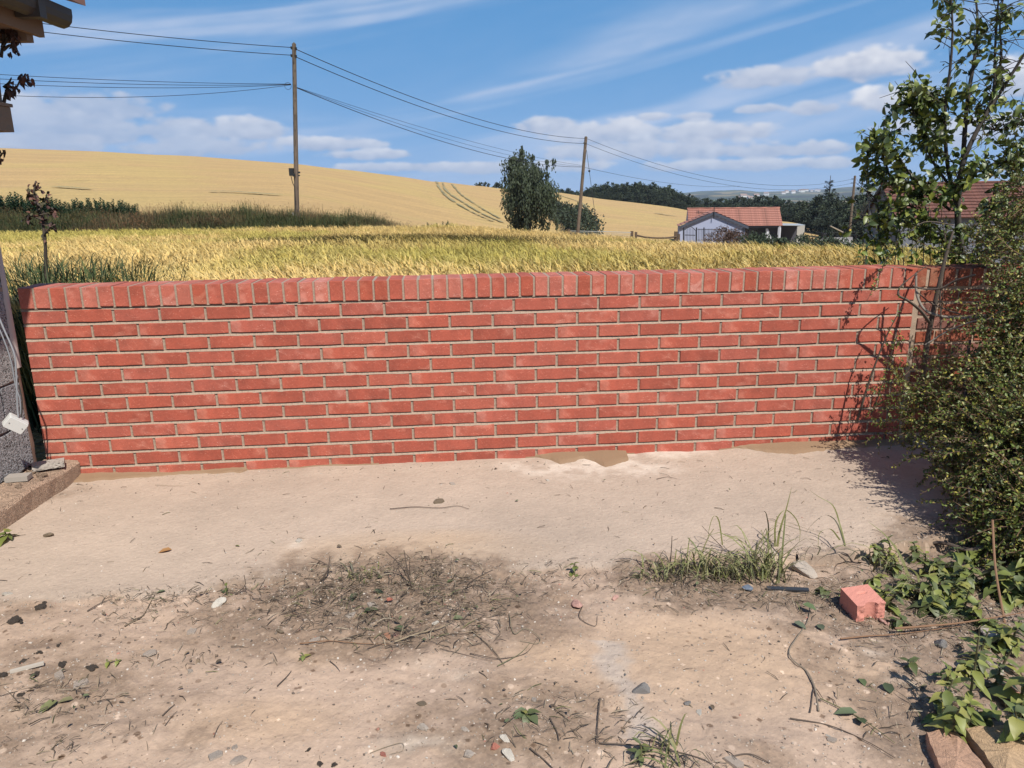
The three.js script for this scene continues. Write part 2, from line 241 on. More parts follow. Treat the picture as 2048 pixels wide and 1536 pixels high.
{
  const r = rngOf(21), geos = Array.from({ length: 18 }, (_, k) => brickGeo(.2118, BH, .1, 100 + k));
  const offs = [0, -.0009, .0011, .0005, .0025, .0034, .0069, .0052, .0069, .0038, .0063, .003];
  const mort = new MB();
  for (let row = 1; row <= 12; row++) {
    const js = []; for (let k = 0; k <= 20; k++) js.push(k * .225 - 9.5 * .225 - (row % 2 ? 0 : .1125) + offs[row - 1] + (r() - .5) * .004);
    const ed = [U0 - .005, ...js.filter((u) => u > U0 + .03 && u < U1 - .04), U1 + .005];
    for (let k = 0; k < ed.length - 1; k++) {
      const a = ed[k] + .0066, b = ed[k + 1] - .0066, L = b - a, full = Math.abs(L - .2118) < .008;
      const m = part('brick', full ? geos[Math.floor(r() * 18)] : brickGeo(L, BH, .1, 500 + row * 40 + k), brickTone[Math.floor(r() * 6)], newWall);
      m.position.set((a + b) / 2, rowY(row) + (r() - .5) * .0022, (r() - .5) * .003); m.rotation.set((r() - .5) * .02, (r() - .5) * .012, (r() - .5) * .008); if (full) m.scale.x = L / .2118;
      if (k < ed.length - 2) { const c = ed[k + 1], w = .0092, z0 = -.0075; for (let s = 0; s < 3; s++) { const ya = rowY(row) - BH / 2 - .003 + (BH + .006) * s / 3, yb = ya + (BH + .006) / 3; mort.quad(V3(c - w, ya, -.0045), V3(c, ya, z0 - r() * .002), V3(c, yb, z0 - r() * .002), V3(c - w, yb, -.0045), 8); mort.quad(V3(c, ya, z0 - r() * .002), V3(c + w, ya, -.0045), V3(c + w, yb, -.0045), V3(c, yb, z0 - r() * .002), 8); } }
    }
    // weather-struck bed joint above this row: deep at its top, nearly flush at its foot
    if (row < 13) { const yb = rowY(row) + BH / 2 - .0015, yt = rowY(row) + PV - BH / 2 + .0015 + (row === 1 ? .002 : 0), n = 150; let pa, pb; for (let k = 0; k <= n; k++) { const x = lerp(U0, U1, k / n), ja = (vn(x * 28, row, 3) - .5) * .005, dz = (vn(x * 40, row, 8) - .5) * .002; const A = V3(x, yb + ja * .6, -.0005 + dz * .5), B = V3(x, yt, -.0125 + dz); if (pa) mort.quad(pa, A, B, pb, 8); pa = A; pb = B; } }
  }
  const core = new MB().box(U0 + .002, U1 - .002, rowY(12) - .12, copeY - .012, -.21, -.0135);
  part('mortar', mergeGeometries([mort.geo(), core.geo()]), mortarMat, newWall);
  // brick-on-edge coping
  const cg = Array.from({ length: 14 }, (_, k) => { const L = .0645, m = brickGeo(L, .1025, .222, 300 + k, .0018); return m; });
  const n = 62, pitch = (U1 - U0) / n, cm = new MB();
  for (let k = 0; k < n; k++) { const u = U0 + (k + .5) * pitch, m = part('coping_brick', cg[Math.floor(r() * 14)], copeTone[Math.floor(r() * 6)], newWall); m.position.set(u, copeY + .05125 + (r() - .5) * .003, .007 + (r() - .5) * .003); m.rotation.set(0, (r() - .5) * .03, (r() - .5) * .02); if (k) { const c = U0 + k * pitch, y1 = copeY + .1; cm.quad(V3(c - .009, copeY - .004, .0015), V3(c + .009, copeY - .004, .0015), V3(c + .009, y1, .0025), V3(c - .009, y1, .0025), 8); cm.quad(V3(c - .009, y1, .0025), V3(c + .009, y1, .0025), V3(c + .009, y1, -.213), V3(c - .009, y1, -.213), 8); } }
  part('coping_mortar', cm.geo(), mortarMat, newWall);
}
// older wall that carries on to the right
{
  const old = thing('old_brick_wall', 'weathered brown brick wall half hidden behind the small leaved bush', 'wall'); old.position.copy(WO); old.rotation.y = YAW;
  const tone = [[.60, .68, .58], [.46, .52, .50], [.68, .80, .64], [.56, .92, 1.05], [.70, .68, .46]].map((c) => std(c, .93, { map: brickMap, bumpMap: brickBump, bumpScale: .005 }));
  const r = rngOf(8), U = U1 + .026, Ue = 4.2, mort = new MB(); mort.box(U - .03, Ue, rowY(12) - .12, copeY, -.205, -.004);
  for (let row = 1; row <= 11; row++) for (let u = U - (row % 2 ? 0 : .115), k = 0; u < Ue - .1; u += .232, k++) { const a = Math.max(u, U) + .006, b = Math.min(u + .232, Ue) - .006; if (b - a < .04) continue; const m = part('brick', brickGeo(b - a, .064, .1, 900 + row * 30 + k, .003), tone[Math.floor(r() * 5)], old); m.position.set((a + b) / 2, rowY(row) - .012 + (r() - .5) * .004, .004 + (r() - .5) * .005); m.rotation.set((r() - .5) * .03, (r() - .5) * .03, (r() - .5) * .02); }
  for (let k = 0; k < 22; k++) { const m = part('coping_brick', brickGeo(.064, .1, .22, 1400 + k, .003), tone[Math.floor(r() * 5)], old); m.position.set(U - .006 + k * .083, copeY + .046, .006 + (r() - .5) * .005); m.rotation.z = (r() - .5) * .03; }
  for (let k = 1; k < 22; k++) mort.box(U - .006 + (k - .5) * .083 - .01, U - .006 + (k - .5) * .083 + .01, copeY - .002, copeY + .088, -.2, .0);
  part('mortar', mort.geo(), std([1.02, 1, .96], .97, { map: mortarMap, bumpMap: brickBump, bumpScale: .004 }), old);
}

// ---------- yard: worn concrete slab above, dirt and rubble below ----------
const stepLine = [[-400, 1225], [0, 1212], [300, 1188], [620, 1150], [1000, 1142], [1300, 1122], [1560, 1112], [1720, 1097], [2048, 1062], [2500, 1020]].map(([a, b]) => { const p = gnd(a, b); return [p.x, p.z]; });
const stepZ = (x) => table(stepLine, x)[0] + (fbm(x * 4, 2, 3, 6) - .5) * .12 * (1 - .8 * sstep(.7, 1.1, x)) + (fbm(x * 25, 5, 2, 8) - .5) * .02;
const PX = (px, py, rx, ry) => { const p = gnd(px, py), a = gnd(px + rx, py), b = gnd(px, py + ry), c = gnd(px, py - ry); return [p.x, p.z, Math.abs(a.x - p.x), Math.abs(b.z - c.z) / 2]; };
const soil = [[790, 1195, 260, 75, 1], [640, 1235, 150, 45, .7], [960, 1170, 200, 45, .6], [1430, 1160, 190, 40, .9], [1700, 1200, 160, 70, .8], [1880, 1260, 240, 140, .9], [2000, 1120, 140, 80, .9], [300, 1200, 160, 20, .5], [1020, 1440, 190, 80, .75], [930, 1370, 160, 60, .45], [280, 1420, 200, 60, .45], [60, 1350, 180, 70, .6], [120, 1470, 260, 80, .5], [380, 1290, 260, 40, .35], [1900, 1430, 160, 90, .8], [1450, 1500, 180, 40, .5], [40, 1230, 90, 25, .55], [50, 985, 90, 25, .6]].map((s) => [...PX(...s.slice(0, 4)), s[4]]);
const ochre = [[830, 1100, 160, 25, .5], [1420, 1300, 160, 60, .6], [1100, 1310, 60, 25, .6], [1170, 1370, 120, 40, .4], [660, 1290, 60, 20, .35], [520, 1440, 100, 30, .35], [1050, 1490, 120, 20, .4], [900, 1080, 90, 14, .5], [1650, 1330, 120, 40, .4]].map((s) => [...PX(...s.slice(0, 4)), s[4]]);
const white = [[700, 925, 60, 8, .7], [1180, 935, 130, 18, .8], [1300, 900, 90, 14, .8], [1010, 905, 80, 10, .6], [860, 1340, 90, 40, .5], [1790, 1300, 90, 50, .45], [600, 1085, 40, 10, .5], [480, 1520, 160, 40, .4], [820, 1500, 120, 40, .5], [1340, 905, 60, 8, .5]].map((s) => [...PX(...s.slice(0, 4)), s[4]]);
const blob = (list, x, z) => { let m = 0; for (const b of list) { const X = (x - b[0]) / b[2], Z = (z - b[1]) / b[3], q = X * X + Z * Z; if (q < 4) m = Math.max(m, b[4] * (1 - q / 4)); } return m; };
// grey run of spilt cement down the dirt
const spill = [[1205, 1275], [1240, 1340], [1262, 1400], [1285, 1450], [1265, 1475]].map(([a, b]) => { const p = gnd(a, b); return [p.z, p.x]; });
const yardDrop = (x) => .012 + .036 * sstep(.3, 1.2, x);
// fresh mortar smeared along the foot of the wall
const patch = [[1055, 902, 1058], [1085, 915], [1110, 928], [1150, 920], [1175, 918], [1205, 936], [1235, 932], [1262, 922], [1240, 905], [1250, 893]];
function yardY(x, z) {
  const sw = lerp(.035, .007, sstep(.5, .8, x)), low = sstep(-sw, sw, z - stepZ(x)), so = blob(soil, x, z);
  const a = (fbm(x * 1.3, z * 1.3, 3, 2) - .5) * .022, b = (fbm(x * 9, z * 9, 3, 12) - .5) * lerp(.004, .022, clamp(low * .7 + so * .6)), c = (fbm(x * 42, z * 42, 2, 22) - .5) * lerp(.0015, .012, clamp(low * .45 + so * .8));
  const w = sstep(.16, .03, z - wallZ(x)) * .012 * fbm(x * 6, 1, 2, 4);
  return a * (.4 + .6 * low) - low * yardDrop(x) + b + c + w + so * .012 * (low > .5 ? 1 : .6);
}
const onYard = (px, py, up = 0) => { let p = gnd(px, py, 0); for (let i = 0; i < 3; i++) p = gnd(px, py, yardY(p.x, p.z)); p.y = yardY(p.x, p.z) + up; return p; };
{
  const X0 = -3.6, X1 = 3.6, Z0 = -4.6, Z1 = .4, W = 2048, H = 1400, r = rngOf(4);
  const flecks = new Float32Array(W * H); // pale and dark grit
  for (let k = 0; k < 42000; k++) { const x = Math.floor(r() * W), y = Math.floor(r() * H), wX = lerp(X0, X1, x / W), wZ = lerp(Z0, Z1, y / H), so = blob(soil, wX, wZ), low = wZ > stepZ(wX) ? 1 : 0; if (r() > .16 + .55 * so + .35 * low) continue; const R = .3 + 1.3 * r() ** 6 * (.4 + low + so), s = r() < .5 ? 14 + 34 * r() : -20 - 46 * r(); for (let j = -3; j <= 3; j++) for (let i = -3; i <= 3; i++) if (Math.hypot(i, j) <= R && x + i >= 0 && x + i < W && y + j >= 0 && y + j < H) flecks[(y + j) * W + x + i] = s; }
  const map = tex(W, H, (i, j) => {
    const x = lerp(X0, X1, (i + .5) / W), z = lerp(Z0, Z1, (j + .5) / H), low = sstep(-.02, .02, z - stepZ(x));
    const n1 = fbm(x * 1.7, z * 1.7, 4, 1), n2 = fbm(x * 14, z * 14, 3, 33), n3 = vn(x * 120, z * 120, 2), g = h2(i, j, 3) - .5;
    const so = sstep(.20, .68, blob(soil, x, z) * (.1 + 1.5 * n2) + (n1 - .5) * .35 * low + (fbm(x * 4.5, z * 4.5, 4, 63) - .5) * .5 * Math.min(1, blob(soil, x, z) * 4)) * .85, oc = blob(ochre, x, z) * (.4 + n1), wh = sstep(.3, .9, blob(white, x, z) * (.3 + 1.4 * n2));
    let R = lerp(194, 194, low), G = lerp(173, 167, low), B = lerp(154, 145, low);
    const k = .90 + .13 * n1 + .07 * (n2 - .5) + .05 * (n3 - .5) + .035 * g; R *= k; G *= k; B *= k;
    R = lerp(R, 205, oc * .6); G = lerp(G, 168, oc * .6); B = lerp(B, 126, oc * .6);
    const kd = .72 + .42 * n2 + .22 * (n3 - .5) + .12 * g; R = lerp(R, 134 * kd, so * .9); G = lerp(G, 112 * kd, so * .9); B = lerp(B, 93 * kd, so * .9);
    R = lerp(R, 226, wh * .7); G = lerp(G, 212, wh * .7); B = lerp(B, 196, wh * .7);
    const sx = table(spill, z)[0]; if (z > spill[0][0] && z < spill[4][0]) { const s = sstep(.07, .01, Math.abs(x - sx + (n2 - .5) * .1)) * .6 * (.5 + n1); R = lerp(R, 184, s); G = lerp(G, 174, s); B = lerp(B, 166, s); }
    const f = flecks[j * W + i]; return [R + f, G + f * .97, B + f * .93];
  });
  map.wrapS = map.wrapT = THREE.ClampToEdgeWrapping;
  const bump = tex(1024, 1024, (x, y) => { const v = 128 + 90 * (fbm(x / 16, y / 16, 4, 5, 64) - .5) * 2 + 60 * (h2(x, y, 2) - .5); return [v, v, v]; }, false); bump.repeat.set(8, 6);
  const m = new MB(), NX = 600, NZ = 380; let prev = null;
  for (let j = 0; j <= NZ; j++) { const row = []; for (let i = 0; i <= NX; i++) { const x = lerp(X0, X1, i / NX), zb = wallZ(x) - .1, z = lerp(zb, Z1, j / NZ); row.push(m.v(x, yardY(x, z), z, (x - X0) / (X1 - X0), (z - Z0) / (Z1 - Z0))); } if (prev) for (let i = 0; i < NX; i++) m.q(prev[i], prev[i + 1], row[i + 1], row[i]); prev = row; }
  struct('yard_ground', m.geo(), std([1, 1, 1], .97, { map, bumpMap: bump, bumpScale: .004 }));
  // ground that goes on around the yard, out of sight of the photograph
  const far = new MB(); far.quad(V3(-60, -.12, 40), V3(60, -.12, 40), V3(60, -.12, -3.4), V3(-60, -.12, -3.4)); struct('surrounding_ground', far.geo(), std([.34, .28, .23], 1));
  // fresh brown mortar: fillet along the wall foot with its ragged pools
  const wet = std([.29, .185, .108], .75, { bumpMap: brickBump, bumpScale: .002 });
  const fil = (name, pts, label, lip = .006) => { const b = new MB(), n = 90, pr = pts.map(([px, py]) => onYard(px, py)), rr = rngOf(px0(pts)); let pa = null, pb = null; for (let k = 0; k <= n; k++) { const t = k / n * (pr.length - 1), i = Math.min(Math.floor(t), pr.length - 2), f = t - i, x = lerp(pr[i].x, pr[i + 1].x, f), zf = lerp(pr[i].z, pr[i + 1].z, f) + (fbm(x * 30, 3, 3, 5) - .5) * .03, zw = wallZ(x) - .01, rows = []; for (let s = 0; s <= 5; s++) { const z = lerp(zw, Math.max(zf, zw + .012), s / 5), y = yardY(x, z) + (s === 5 ? -.004 : lip + .014 * (1 - s / 5) ** 2 + (vn(x * 40, z * 40, 3) - .5) * .003); rows.push(b.v(x, y, z, x * 4, z * 4)); } if (pa) for (let s = 0; s < 5; s++) b.q(pa[s], rows[s], rows[s + 1], pa[s + 1]); pa = rows; } solo(name, b.geo(), wet, label, 'mortar', 'fresh mortar along the wall foot'); };
  const px0 = (p) => p[0][0];
  fil('mortar_patch', [[122, 968], [180, 964], [260, 957], [340, 951], [420, 948], [480, 946], [500, 938], [560, 932], [640, 926], [720, 917], [770, 905]], 'long strip of fresh brown mortar along the wall foot');
  fil('mortar_patch', [[1050, 900], [1062, 912], [1100, 920], [1120, 929], [1150, 924], [1168, 917], [1190, 926], [1212, 936], [1235, 930], [1258, 922], [1250, 903], [1262, 893]], 'ragged pool of fresh brown mortar smoothed onto the slab', .009);
  fil('mortar_patch', [[1430, 891], [1480, 897], [1530, 905], [1590, 911], [1620, 906], [1680, 898], [1760, 893], [1830, 890]], 'tapering patch of fresh brown mortar under the bush shadow', .008);
}

// ---------- block outbuilding at the left ----------
const BX = -2.455;                                // plane of its face towards the yard
{
  const b = thing('outbuilding', 'rough grey blockwork outbuilding with dark eaves beside the brick wall', 'building', [BX, 0, -3.66]);
  const rough = tex(512, 512, (x, y) => { const n = fbm(x / 8, y / 8, 3, 3, 64), h = vn(x / 5, y / 5, 9, 128), k = .62 + .5 * n + .25 * (h2(x, y, 1) - .5), d = h < .22 ? .55 : 1; return [186 * k * d, 184 * k * d, 183 * k * d]; });
  const rb = tex(512, 512, (x, y) => { const h = vn(x / 5, y / 5, 9, 128), v = 255 * clamp(sstep(.1, .4, h) * .6 + .4 * fbm(x / 4, y / 4, 3, 7, 128)); return [v, v, v]; }, false);
  const bm = [[.95, .95, .97], [.82, .82, .85], [1.05, 1.03, 1.0]].map((c) => std(c, 1, { map: rough, bumpMap: rb, bumpScale: .012 }));
  const mm = std([.92, .86, .80], .97, { map: mortarMap, bumpMap: brickBump, bumpScale: .01 });
  const r = rngOf(9), zEnd = 3.2, core = new MB();
  core.box(-.2, -.012, -.1, 2.1, 0.005, zEnd);
  // rendered, broken edge at the far end
  let pa = null; for (let k = 0; k <= 40; k++) { const y = lerp(-.05, 2.1, k / 40), ex = (fbm(y * 9, 3, 3, 7) - .5) * .05, row = [core.v(-.2, y, -.012), core.v(-.02, y, -.012 + ex * .4), core.v(.004 + ex * .25, y, .006), core.v(.002, y, .045 + ex)]; if (pa) for (let s = 0; s < 3; s++) core.q(pa[s], pa[s + 1], row[s + 1], row[s]); pa = row; }
  part('mortar', core.geo(), mm, b);
  for (let row = 0; row < 9; row++) for (let k = -1; k < 8; k++) {
    const L = .44, z0 = Math.max(.03, k * .45 + (row % 2 ? .18 : .36)), z1 = Math.min(zEnd, k * .45 + (row % 2 ? .18 : .36) + L); if (z1 - z0 < .05) continue;
    const g = brickGeo(z1 - z0, .212, .09, 2000 + row * 20 + k, .004), m = part('block', g, bm[Math.floor(r() * 3)], b); m.rotation.y = Math.PI / 2; m.position.set(.004 + (r() - .5) * .006, .12 + row * .225 + .1, (z0 + z1) / 2);
  }
  // pale render left on the upper edge
  const rn = new MB(); let ra = null; for (let k = 0; k <= 30; k++) { const y = lerp(.62, 2.05, k / 30), w = .012 + .05 * fbm(y * 5, 1, 3, 2) ** 2, row = [rn.v(.0, y, -.006), rn.v(.013, y, .006), rn.v(.013, y, w), rn.v(.004, y, w + .008)]; if (ra) for (let s = 0; s < 3; s++) rn.q(ra[s], ra[s + 1], row[s + 1], row[s]); ra = row; }
  part('render_patch', rn.geo(), std([.52, .44, .40], .95, { bumpMap: brickBump, bumpScale: .006 }), b);
  // eaves: roof, rafters, fascia, gutter, wall plate
  const dark = std([.26, .18, .12], .8), wood = std([.24, .155, .10], .85), tile = std([.28, .15, .115], .9);
  const loc = (px, py, d) => atD(px, py, d).sub(b.position), ge = loc(146, 33, 3.78), X = ge.x, Y = ge.y, Z = ge.z;
  const gut = new MB(), prof = []; for (let k = 0; k <= 6; k++) { const a = Math.PI * (k / 6); prof.push([-.048 * Math.cos(a), -.05 * Math.sin(a) * 1.05]); } prof.push([.048, .03], [-.048, .03]);
  { let p = null; for (let s = 0; s <= 1; s++) { const q = prof.map(([x, y]) => gut.v(X - .05 + x, Y + y, s ? Z + 3.3 : Z)); if (p) for (let k = 0; k < q.length; k++) { const l = (k + 1) % q.length; gut.q(p[k], p[l], q[l], q[k]); } else { const c = gut.v(X - .05, Y, Z); for (let k = 0; k < q.length; k++) gut.t(c, q[(k + 1) % q.length], q[k]); } p = q; } }
  const gutter = part('gutter', gut.geo(false), std([.06, .05, .042], .6), b);
  const jn = new MB().box(X - .104, X + .004, Y - .058, Y + .036, Z + .22, Z + .27); part('gutter_bracket', jn.geo(), std([.07, .058, .048], .6), gutter);
  part('fascia', new MB().box(X - .135, X - .11, Y - .10, Y + .05, Z + .06, Z + 3.3).geo(), wood, b);
  part('soffit', new MB().box(X - .9, X - .135, Y - .085, Y - .065, Z + .06, Z + 3.3).geo(), dark, b);
  for (let k = 0; k < 6; k++) part('rafter', new MB().box(X - .9, X - .14, Y - .13, Y - .088, Z + .10 + k * .5, Z + .15 + k * .5).geo(), wood, b);
  { const q = new MB(); q.quad(V3(X + .05, Y + .05, Z - .03), V3(X + .05, Y + .05, Z + 3.3), V3(X - 1.6, Y + .55, Z + 3.3), V3(X - 1.6, Y + .55, Z - .03)); q.quad(V3(X + .05, Y + .08, Z - .03), V3(X - 1.6, Y + .58, Z - .03), V3(X - 1.6, Y + .58, Z + 3.3), V3(X + .05, Y + .08, Z + 3.3)); q.quad(V3(X + .05, Y + .05, Z - .03), V3(X - 1.6, Y + .55, Z - .03), V3(X - 1.6, Y + .58, Z - .03), V3(X + .05, Y + .08, Z - .03)); q.quad(V3(X + .05, Y + .05, Z + 3.3), V3(X + .05, Y + .05, Z - .03), V3(X + .05, Y + .08, Z - .03), V3(X + .05, Y + .08, Z + 3.3)); part('roof', q.geo(), tile, b); }
  const wp = loc(19, 238, 3.55); part('wall_plate', new MB().box(wp.x - .3, wp.x, wp.y - .055, wp.y + .05, wp.z - .02, wp.z + 2.6).geo(), std([.24, .165, .11], .9, { bumpMap: brickBump, bumpScale: .01 }), b);
  part('plate_cap', new MB().box(wp.x - .3, wp.x + .006, wp.y + .052, wp.y + .066, wp.z - .03, wp.z + 2.6).geo(), wood, b);
  const po = smoothPath([loc(16, 230, 3.56), loc(9, 170, 3.56), loc(4, 110, 3.56), loc(2, 40, 3.57)].map((v) => v.add(V3(-.05, 0, .05))), 14); part('post', new MB().tube(po, .055, 8).geo(), std([.16, .12, .09], .95, { bumpMap: rb, bumpScale: .02 }), b);
  // strip footing with crumbled top
  const f = thing('footing', 'crumbling concrete footing strip below the grey blockwork', 'footing', [BX, 0, -3.72]), fm = new MB(); let p = null;
  for (let k = 0; k <= 40; k++) { const z = lerp(0, 2.6, k / 40) + .012 * (fbm(k, 1, 2) - .5), h = .105 + .03 * (fbm(z * 9, 2, 3, 4) - .5), o = .012 * (fbm(z * 20, 5, 2, 3) - .5), e = k === 0 ? .02 : 0, row = [fm.v(-.02, -.05, z, z * 3, 0), fm.v(.0, h, z, z * 3, .1), fm.v(.10, h - .004 + o, z, z * 3, .4), fm.v(.168 + o, h - .006, z, z * 3, .7), fm.v(.180 + o, h - .02, z, z * 3, .74), fm.v(.178 - o, -.06, z, z * 3, 1.2)]; if (p) for (let s = 0; s < 5; s++) fm.q(p[s], row[s], row[s + 1], p[s + 1]); else { fm.q(row[0], row[1], row[2], row[5]); fm.q(row[2], row[3], row[4], row[5]); } p = row; }
  part('strip', fm.geo(false), std([1.22, 1.12, 1.04], 1, { map: mortarMap, bumpMap: rb, bumpScale: .012 }), f);
  for (let k = 0; k < 26; k++) { const c = new THREE.DodecahedronGeometry(1, 0), z = .02 + r() ** 1.6 * 1.1; const m = part('rubble', c, mm, f); m.scale.set(.006 + .016 * r(), .004 + .007 * r(), .006 + .018 * r()); m.rotation.set(r(), r() * 6, r()); m.position.set(.03 + .13 * r(), .112, z); }
  const sl = part('flat_chip', new MB().box(-.07, .07, -.014, .014, -.035, .035).geo(), std([.42, .37, .32], .95, { bumpMap: rb, bumpScale: .01 }), f); sl.position.set(.105, .127, .13); sl.rotation.y = .5;
  const sl2 = part('flat_chip', new MB().box(-.05, .05, -.012, .012, -.03, .03).geo(), std([.36, .32, .28], .95), f); sl2.position.set(.06, .124, .3); sl2.rotation.y = .2;
  // grey cable with a white junction box hanging off it
  const cab = thing('hanging_cable', 'grey cable looped down the blockwork to a white box', 'cable', [0, 0, 0]), cd = 3.36;
  const C = (px, py, d = cd) => atD(px, py, d);
  part('cord', new MB().tube(smoothPath([C(-30, 560), C(2, 645), C(26, 700), C(30, 716), C(33, 760), C(35, 815), C(37, 835)], 30), .0042, 6).geo(), std([.30, .31, .33], .5), cab);
  part('cord', new MB().tube(smoothPath([C(-30, 600), C(3, 668), C(22, 722), C(31, 770), C(40, 800), C(42, 828)], 26), .0034, 6).geo(), std([.26, .27, .29], .5), cab);
  part('cord', new MB().tube(smoothPath([C(38, 770), C(44, 800), C(43, 835)], 12), .003, 5).geo(), std([.04, .035, .03], .6), cab);
  const jb = thing('junction_box', 'small white plastic junction box hanging on a grey cable', 'box', C(31, 846).toArray()), q = new MB();
  const rbx = (w, h, d, c) => { const s = new THREE.Shape(); s.moveTo(-w / 2 + c, -h / 2); s.lineTo(w / 2 - c, -h / 2); s.quadraticCurveTo(w / 2, -h / 2, w / 2, -h / 2 + c); s.lineTo(w / 2, h / 2 - c); s.quadraticCurveTo(w / 2, h / 2, w / 2 - c, h / 2); s.lineTo(-w / 2 + c, h / 2); s.quadraticCurveTo(-w / 2, h / 2, -w / 2, h / 2 - c); s.lineTo(-w / 2, -h / 2 + c); s.quadraticCurveTo(-w / 2, -h / 2, -w / 2 + c, -h / 2); return new THREE.ExtrudeGeometry(s, { depth: d, bevelEnabled: true, bevelSize: .002, bevelThickness: .002, bevelSegments: 2 }).translate(0, 0, -d / 2); };
  const wht = std([.62, .61, .58], .4); part('back_box', rbx(.058, .086, .026, .006), wht, jb); const lid = part('lid', rbx(.054, .082, .012, .006), std([.68, .67, .64], .35), jb); lid.position.z = .023;
  for (const s of [-1, 1]) { const sc = part('screw', new THREE.CylinderGeometry(.003, .003, .002, 8), std([.4, .4, .4], .4, { metalness: .6 }), lid); sc.rotation.x = Math.PI / 2; sc.position.set(0, .03 * s, .009); }
  jb.rotation.set(.25, .55, .72);
}
// withered climber at the eaves
{
  const t = thing('withered_climber', 'withered climber with brown leaves hanging under the dark eaves', 'plant'), d = 3.62, P = (x, y, dd = d) => atD(x, y, dd), st = new MB(), r = rngOf(15);
  [[[2, 115], [6, 85], [8, 55], [9, 35]], [[4, 95], [16, 75], [24, 58], [30, 45]], [[6, 100], [22, 90], [30, 100]], [[8, 205], [14, 180], [20, 172], [30, 178], [38, 165], [42, 150]], [[8, 175], [18, 165], [23, 155]], [[-8, 330], [0, 312], [10, 302]]].forEach((p) => part('stem', new MB().tube(smoothPath(p.map(([x, y]) => P(x, y)), 10), (k) => .008 * (1 - .7 * k), 5).geo(), std([.06, .045, .03], .9), t));
  const mats = [std([.075, .032, .022], .8), std([.12, .05, .03], .8), std([.05, .022, .018], .8)];
  [[18, 62, 20], [28, 78, 9], [26, 98, 9], [30, 70, 6], [4, 60, 7], [48, 154, 14], [58, 155, 5], [20, 180, 14], [27, 172, 6], [5, 305, 6]].forEach(([x, y, n]) => { for (let k = 0; k < n; k++) { const b = P(x + (r() - .5) * 15, y + (r() - .5) * 22, d + (r() - .5) * .06), m = new MB().leaf(V3(), V3((r() - .5), -.6 - r(), (r() - .5)).normalize(), rdir(r), .022 + .02 * r(), .014 + .01 * r(), .5, true, .2), l = part('leaf', m.geo(), mats[k % 3], t); l.position.copy(b); } });
}

// ---------- standing corn and wild grass behind the wall (past counting) ----------
function spread(name, label, category, geos, mat, spots) {    // spots: [x, y, z, turn, scale, [r,g,b]], shared out over the variants
  geos.forEach((g, v) => { const mine = spots.filter((_, k) => k % geos.length === v), im = shade(new THREE.InstancedMesh(g, mat, mine.length)), M = new THREE.Matrix4(), Q = new THREE.Quaternion(), E = new THREE.Euler();
    mine.forEach(([x, y, z, a, s, c, tx = 0, tz = 0], k) => { M.compose(V3(x, y, z), Q.setFromEuler(E.set(tx, a, tz)), Array.isArray(s) ? V3(...s) : V3(s, s, s)); im.setMatrixAt(k, M); im.setColorAt(k, lin(...c)); });
    im.name = numbered(name); im.userData = { kind: 'stuff', label, category }; scene.add(im); });
}
const barley = (seed) => {
  const m = new MB(), r = rngOf(seed);
  for (let k = 0; k < 13; k++) {
    const bx = (r() - .5) * .2, bz = (r() - .5) * .2, h = .70 + .12 * r(), lean = .05 + .10 * r(), az = Math.PI * .95 + (r() - .5) * 2.6, dx = Math.cos(az), dz = Math.sin(az), side = V3(-dz, 0, dx).multiplyScalar(.8).add(V3(.4, 0, 0)).normalize();
    const g = .75 + .4 * r(); m.col = [.62 * g, .60 * g, .30 * g];
    m.blade([V3(bx, .25, bz), V3(bx + dx * lean * .4, h * .7, bz + dz * lean * .4), V3(bx + dx * lean, h, bz + dz * lean)], .006, side);
    const e = .8 + .45 * r(); m.col = [1.0 * e, .86 * e, .52 * e];
    const L = .085 + .03 * r(), bend = .5 + .9 * r(), pts = []; let x = 0, y = 0, a = 1.25; for (let s = 0; s <= 4; s++) { pts.push(V3(bx + dx * (lean + x), h + y, bz + dz * (lean + x))); x += Math.cos(a) * L / 4; y += Math.sin(a) * L / 4; a -= bend * .5; }
    m.blade(pts, .0095, side); m.blade(pts, .0085, V3(0, 1, 0).cross(side).normalize());
    const tip = pts[4], dir = V3().subVectors(pts[4], pts[3]).normalize(); m.col = [1.0 * e, .90 * e, .6 * e];
    for (let q = 0; q < 2; q++) m.blade([pts[2], tip.clone().addScaledVector(dir, .06).add(V3((r() - .5) * .05, (r() - .3) * .05, (r() - .5) * .05))], .0045, side);
  }
  for (let k = 0; k < 3; k++) { const a = r() * 6.3, h = .45 + .2 * r(); m.col = [.42, .46, .18]; m.blade([V3(0, .2, 0), V3(Math.cos(a) * .06, h, Math.sin(a) * .06), V3(Math.cos(a) * .16, h + .05, Math.sin(a) * .16)], .012, V3(-Math.sin(a), 0, Math.cos(a))); }
  return m.geo();
};
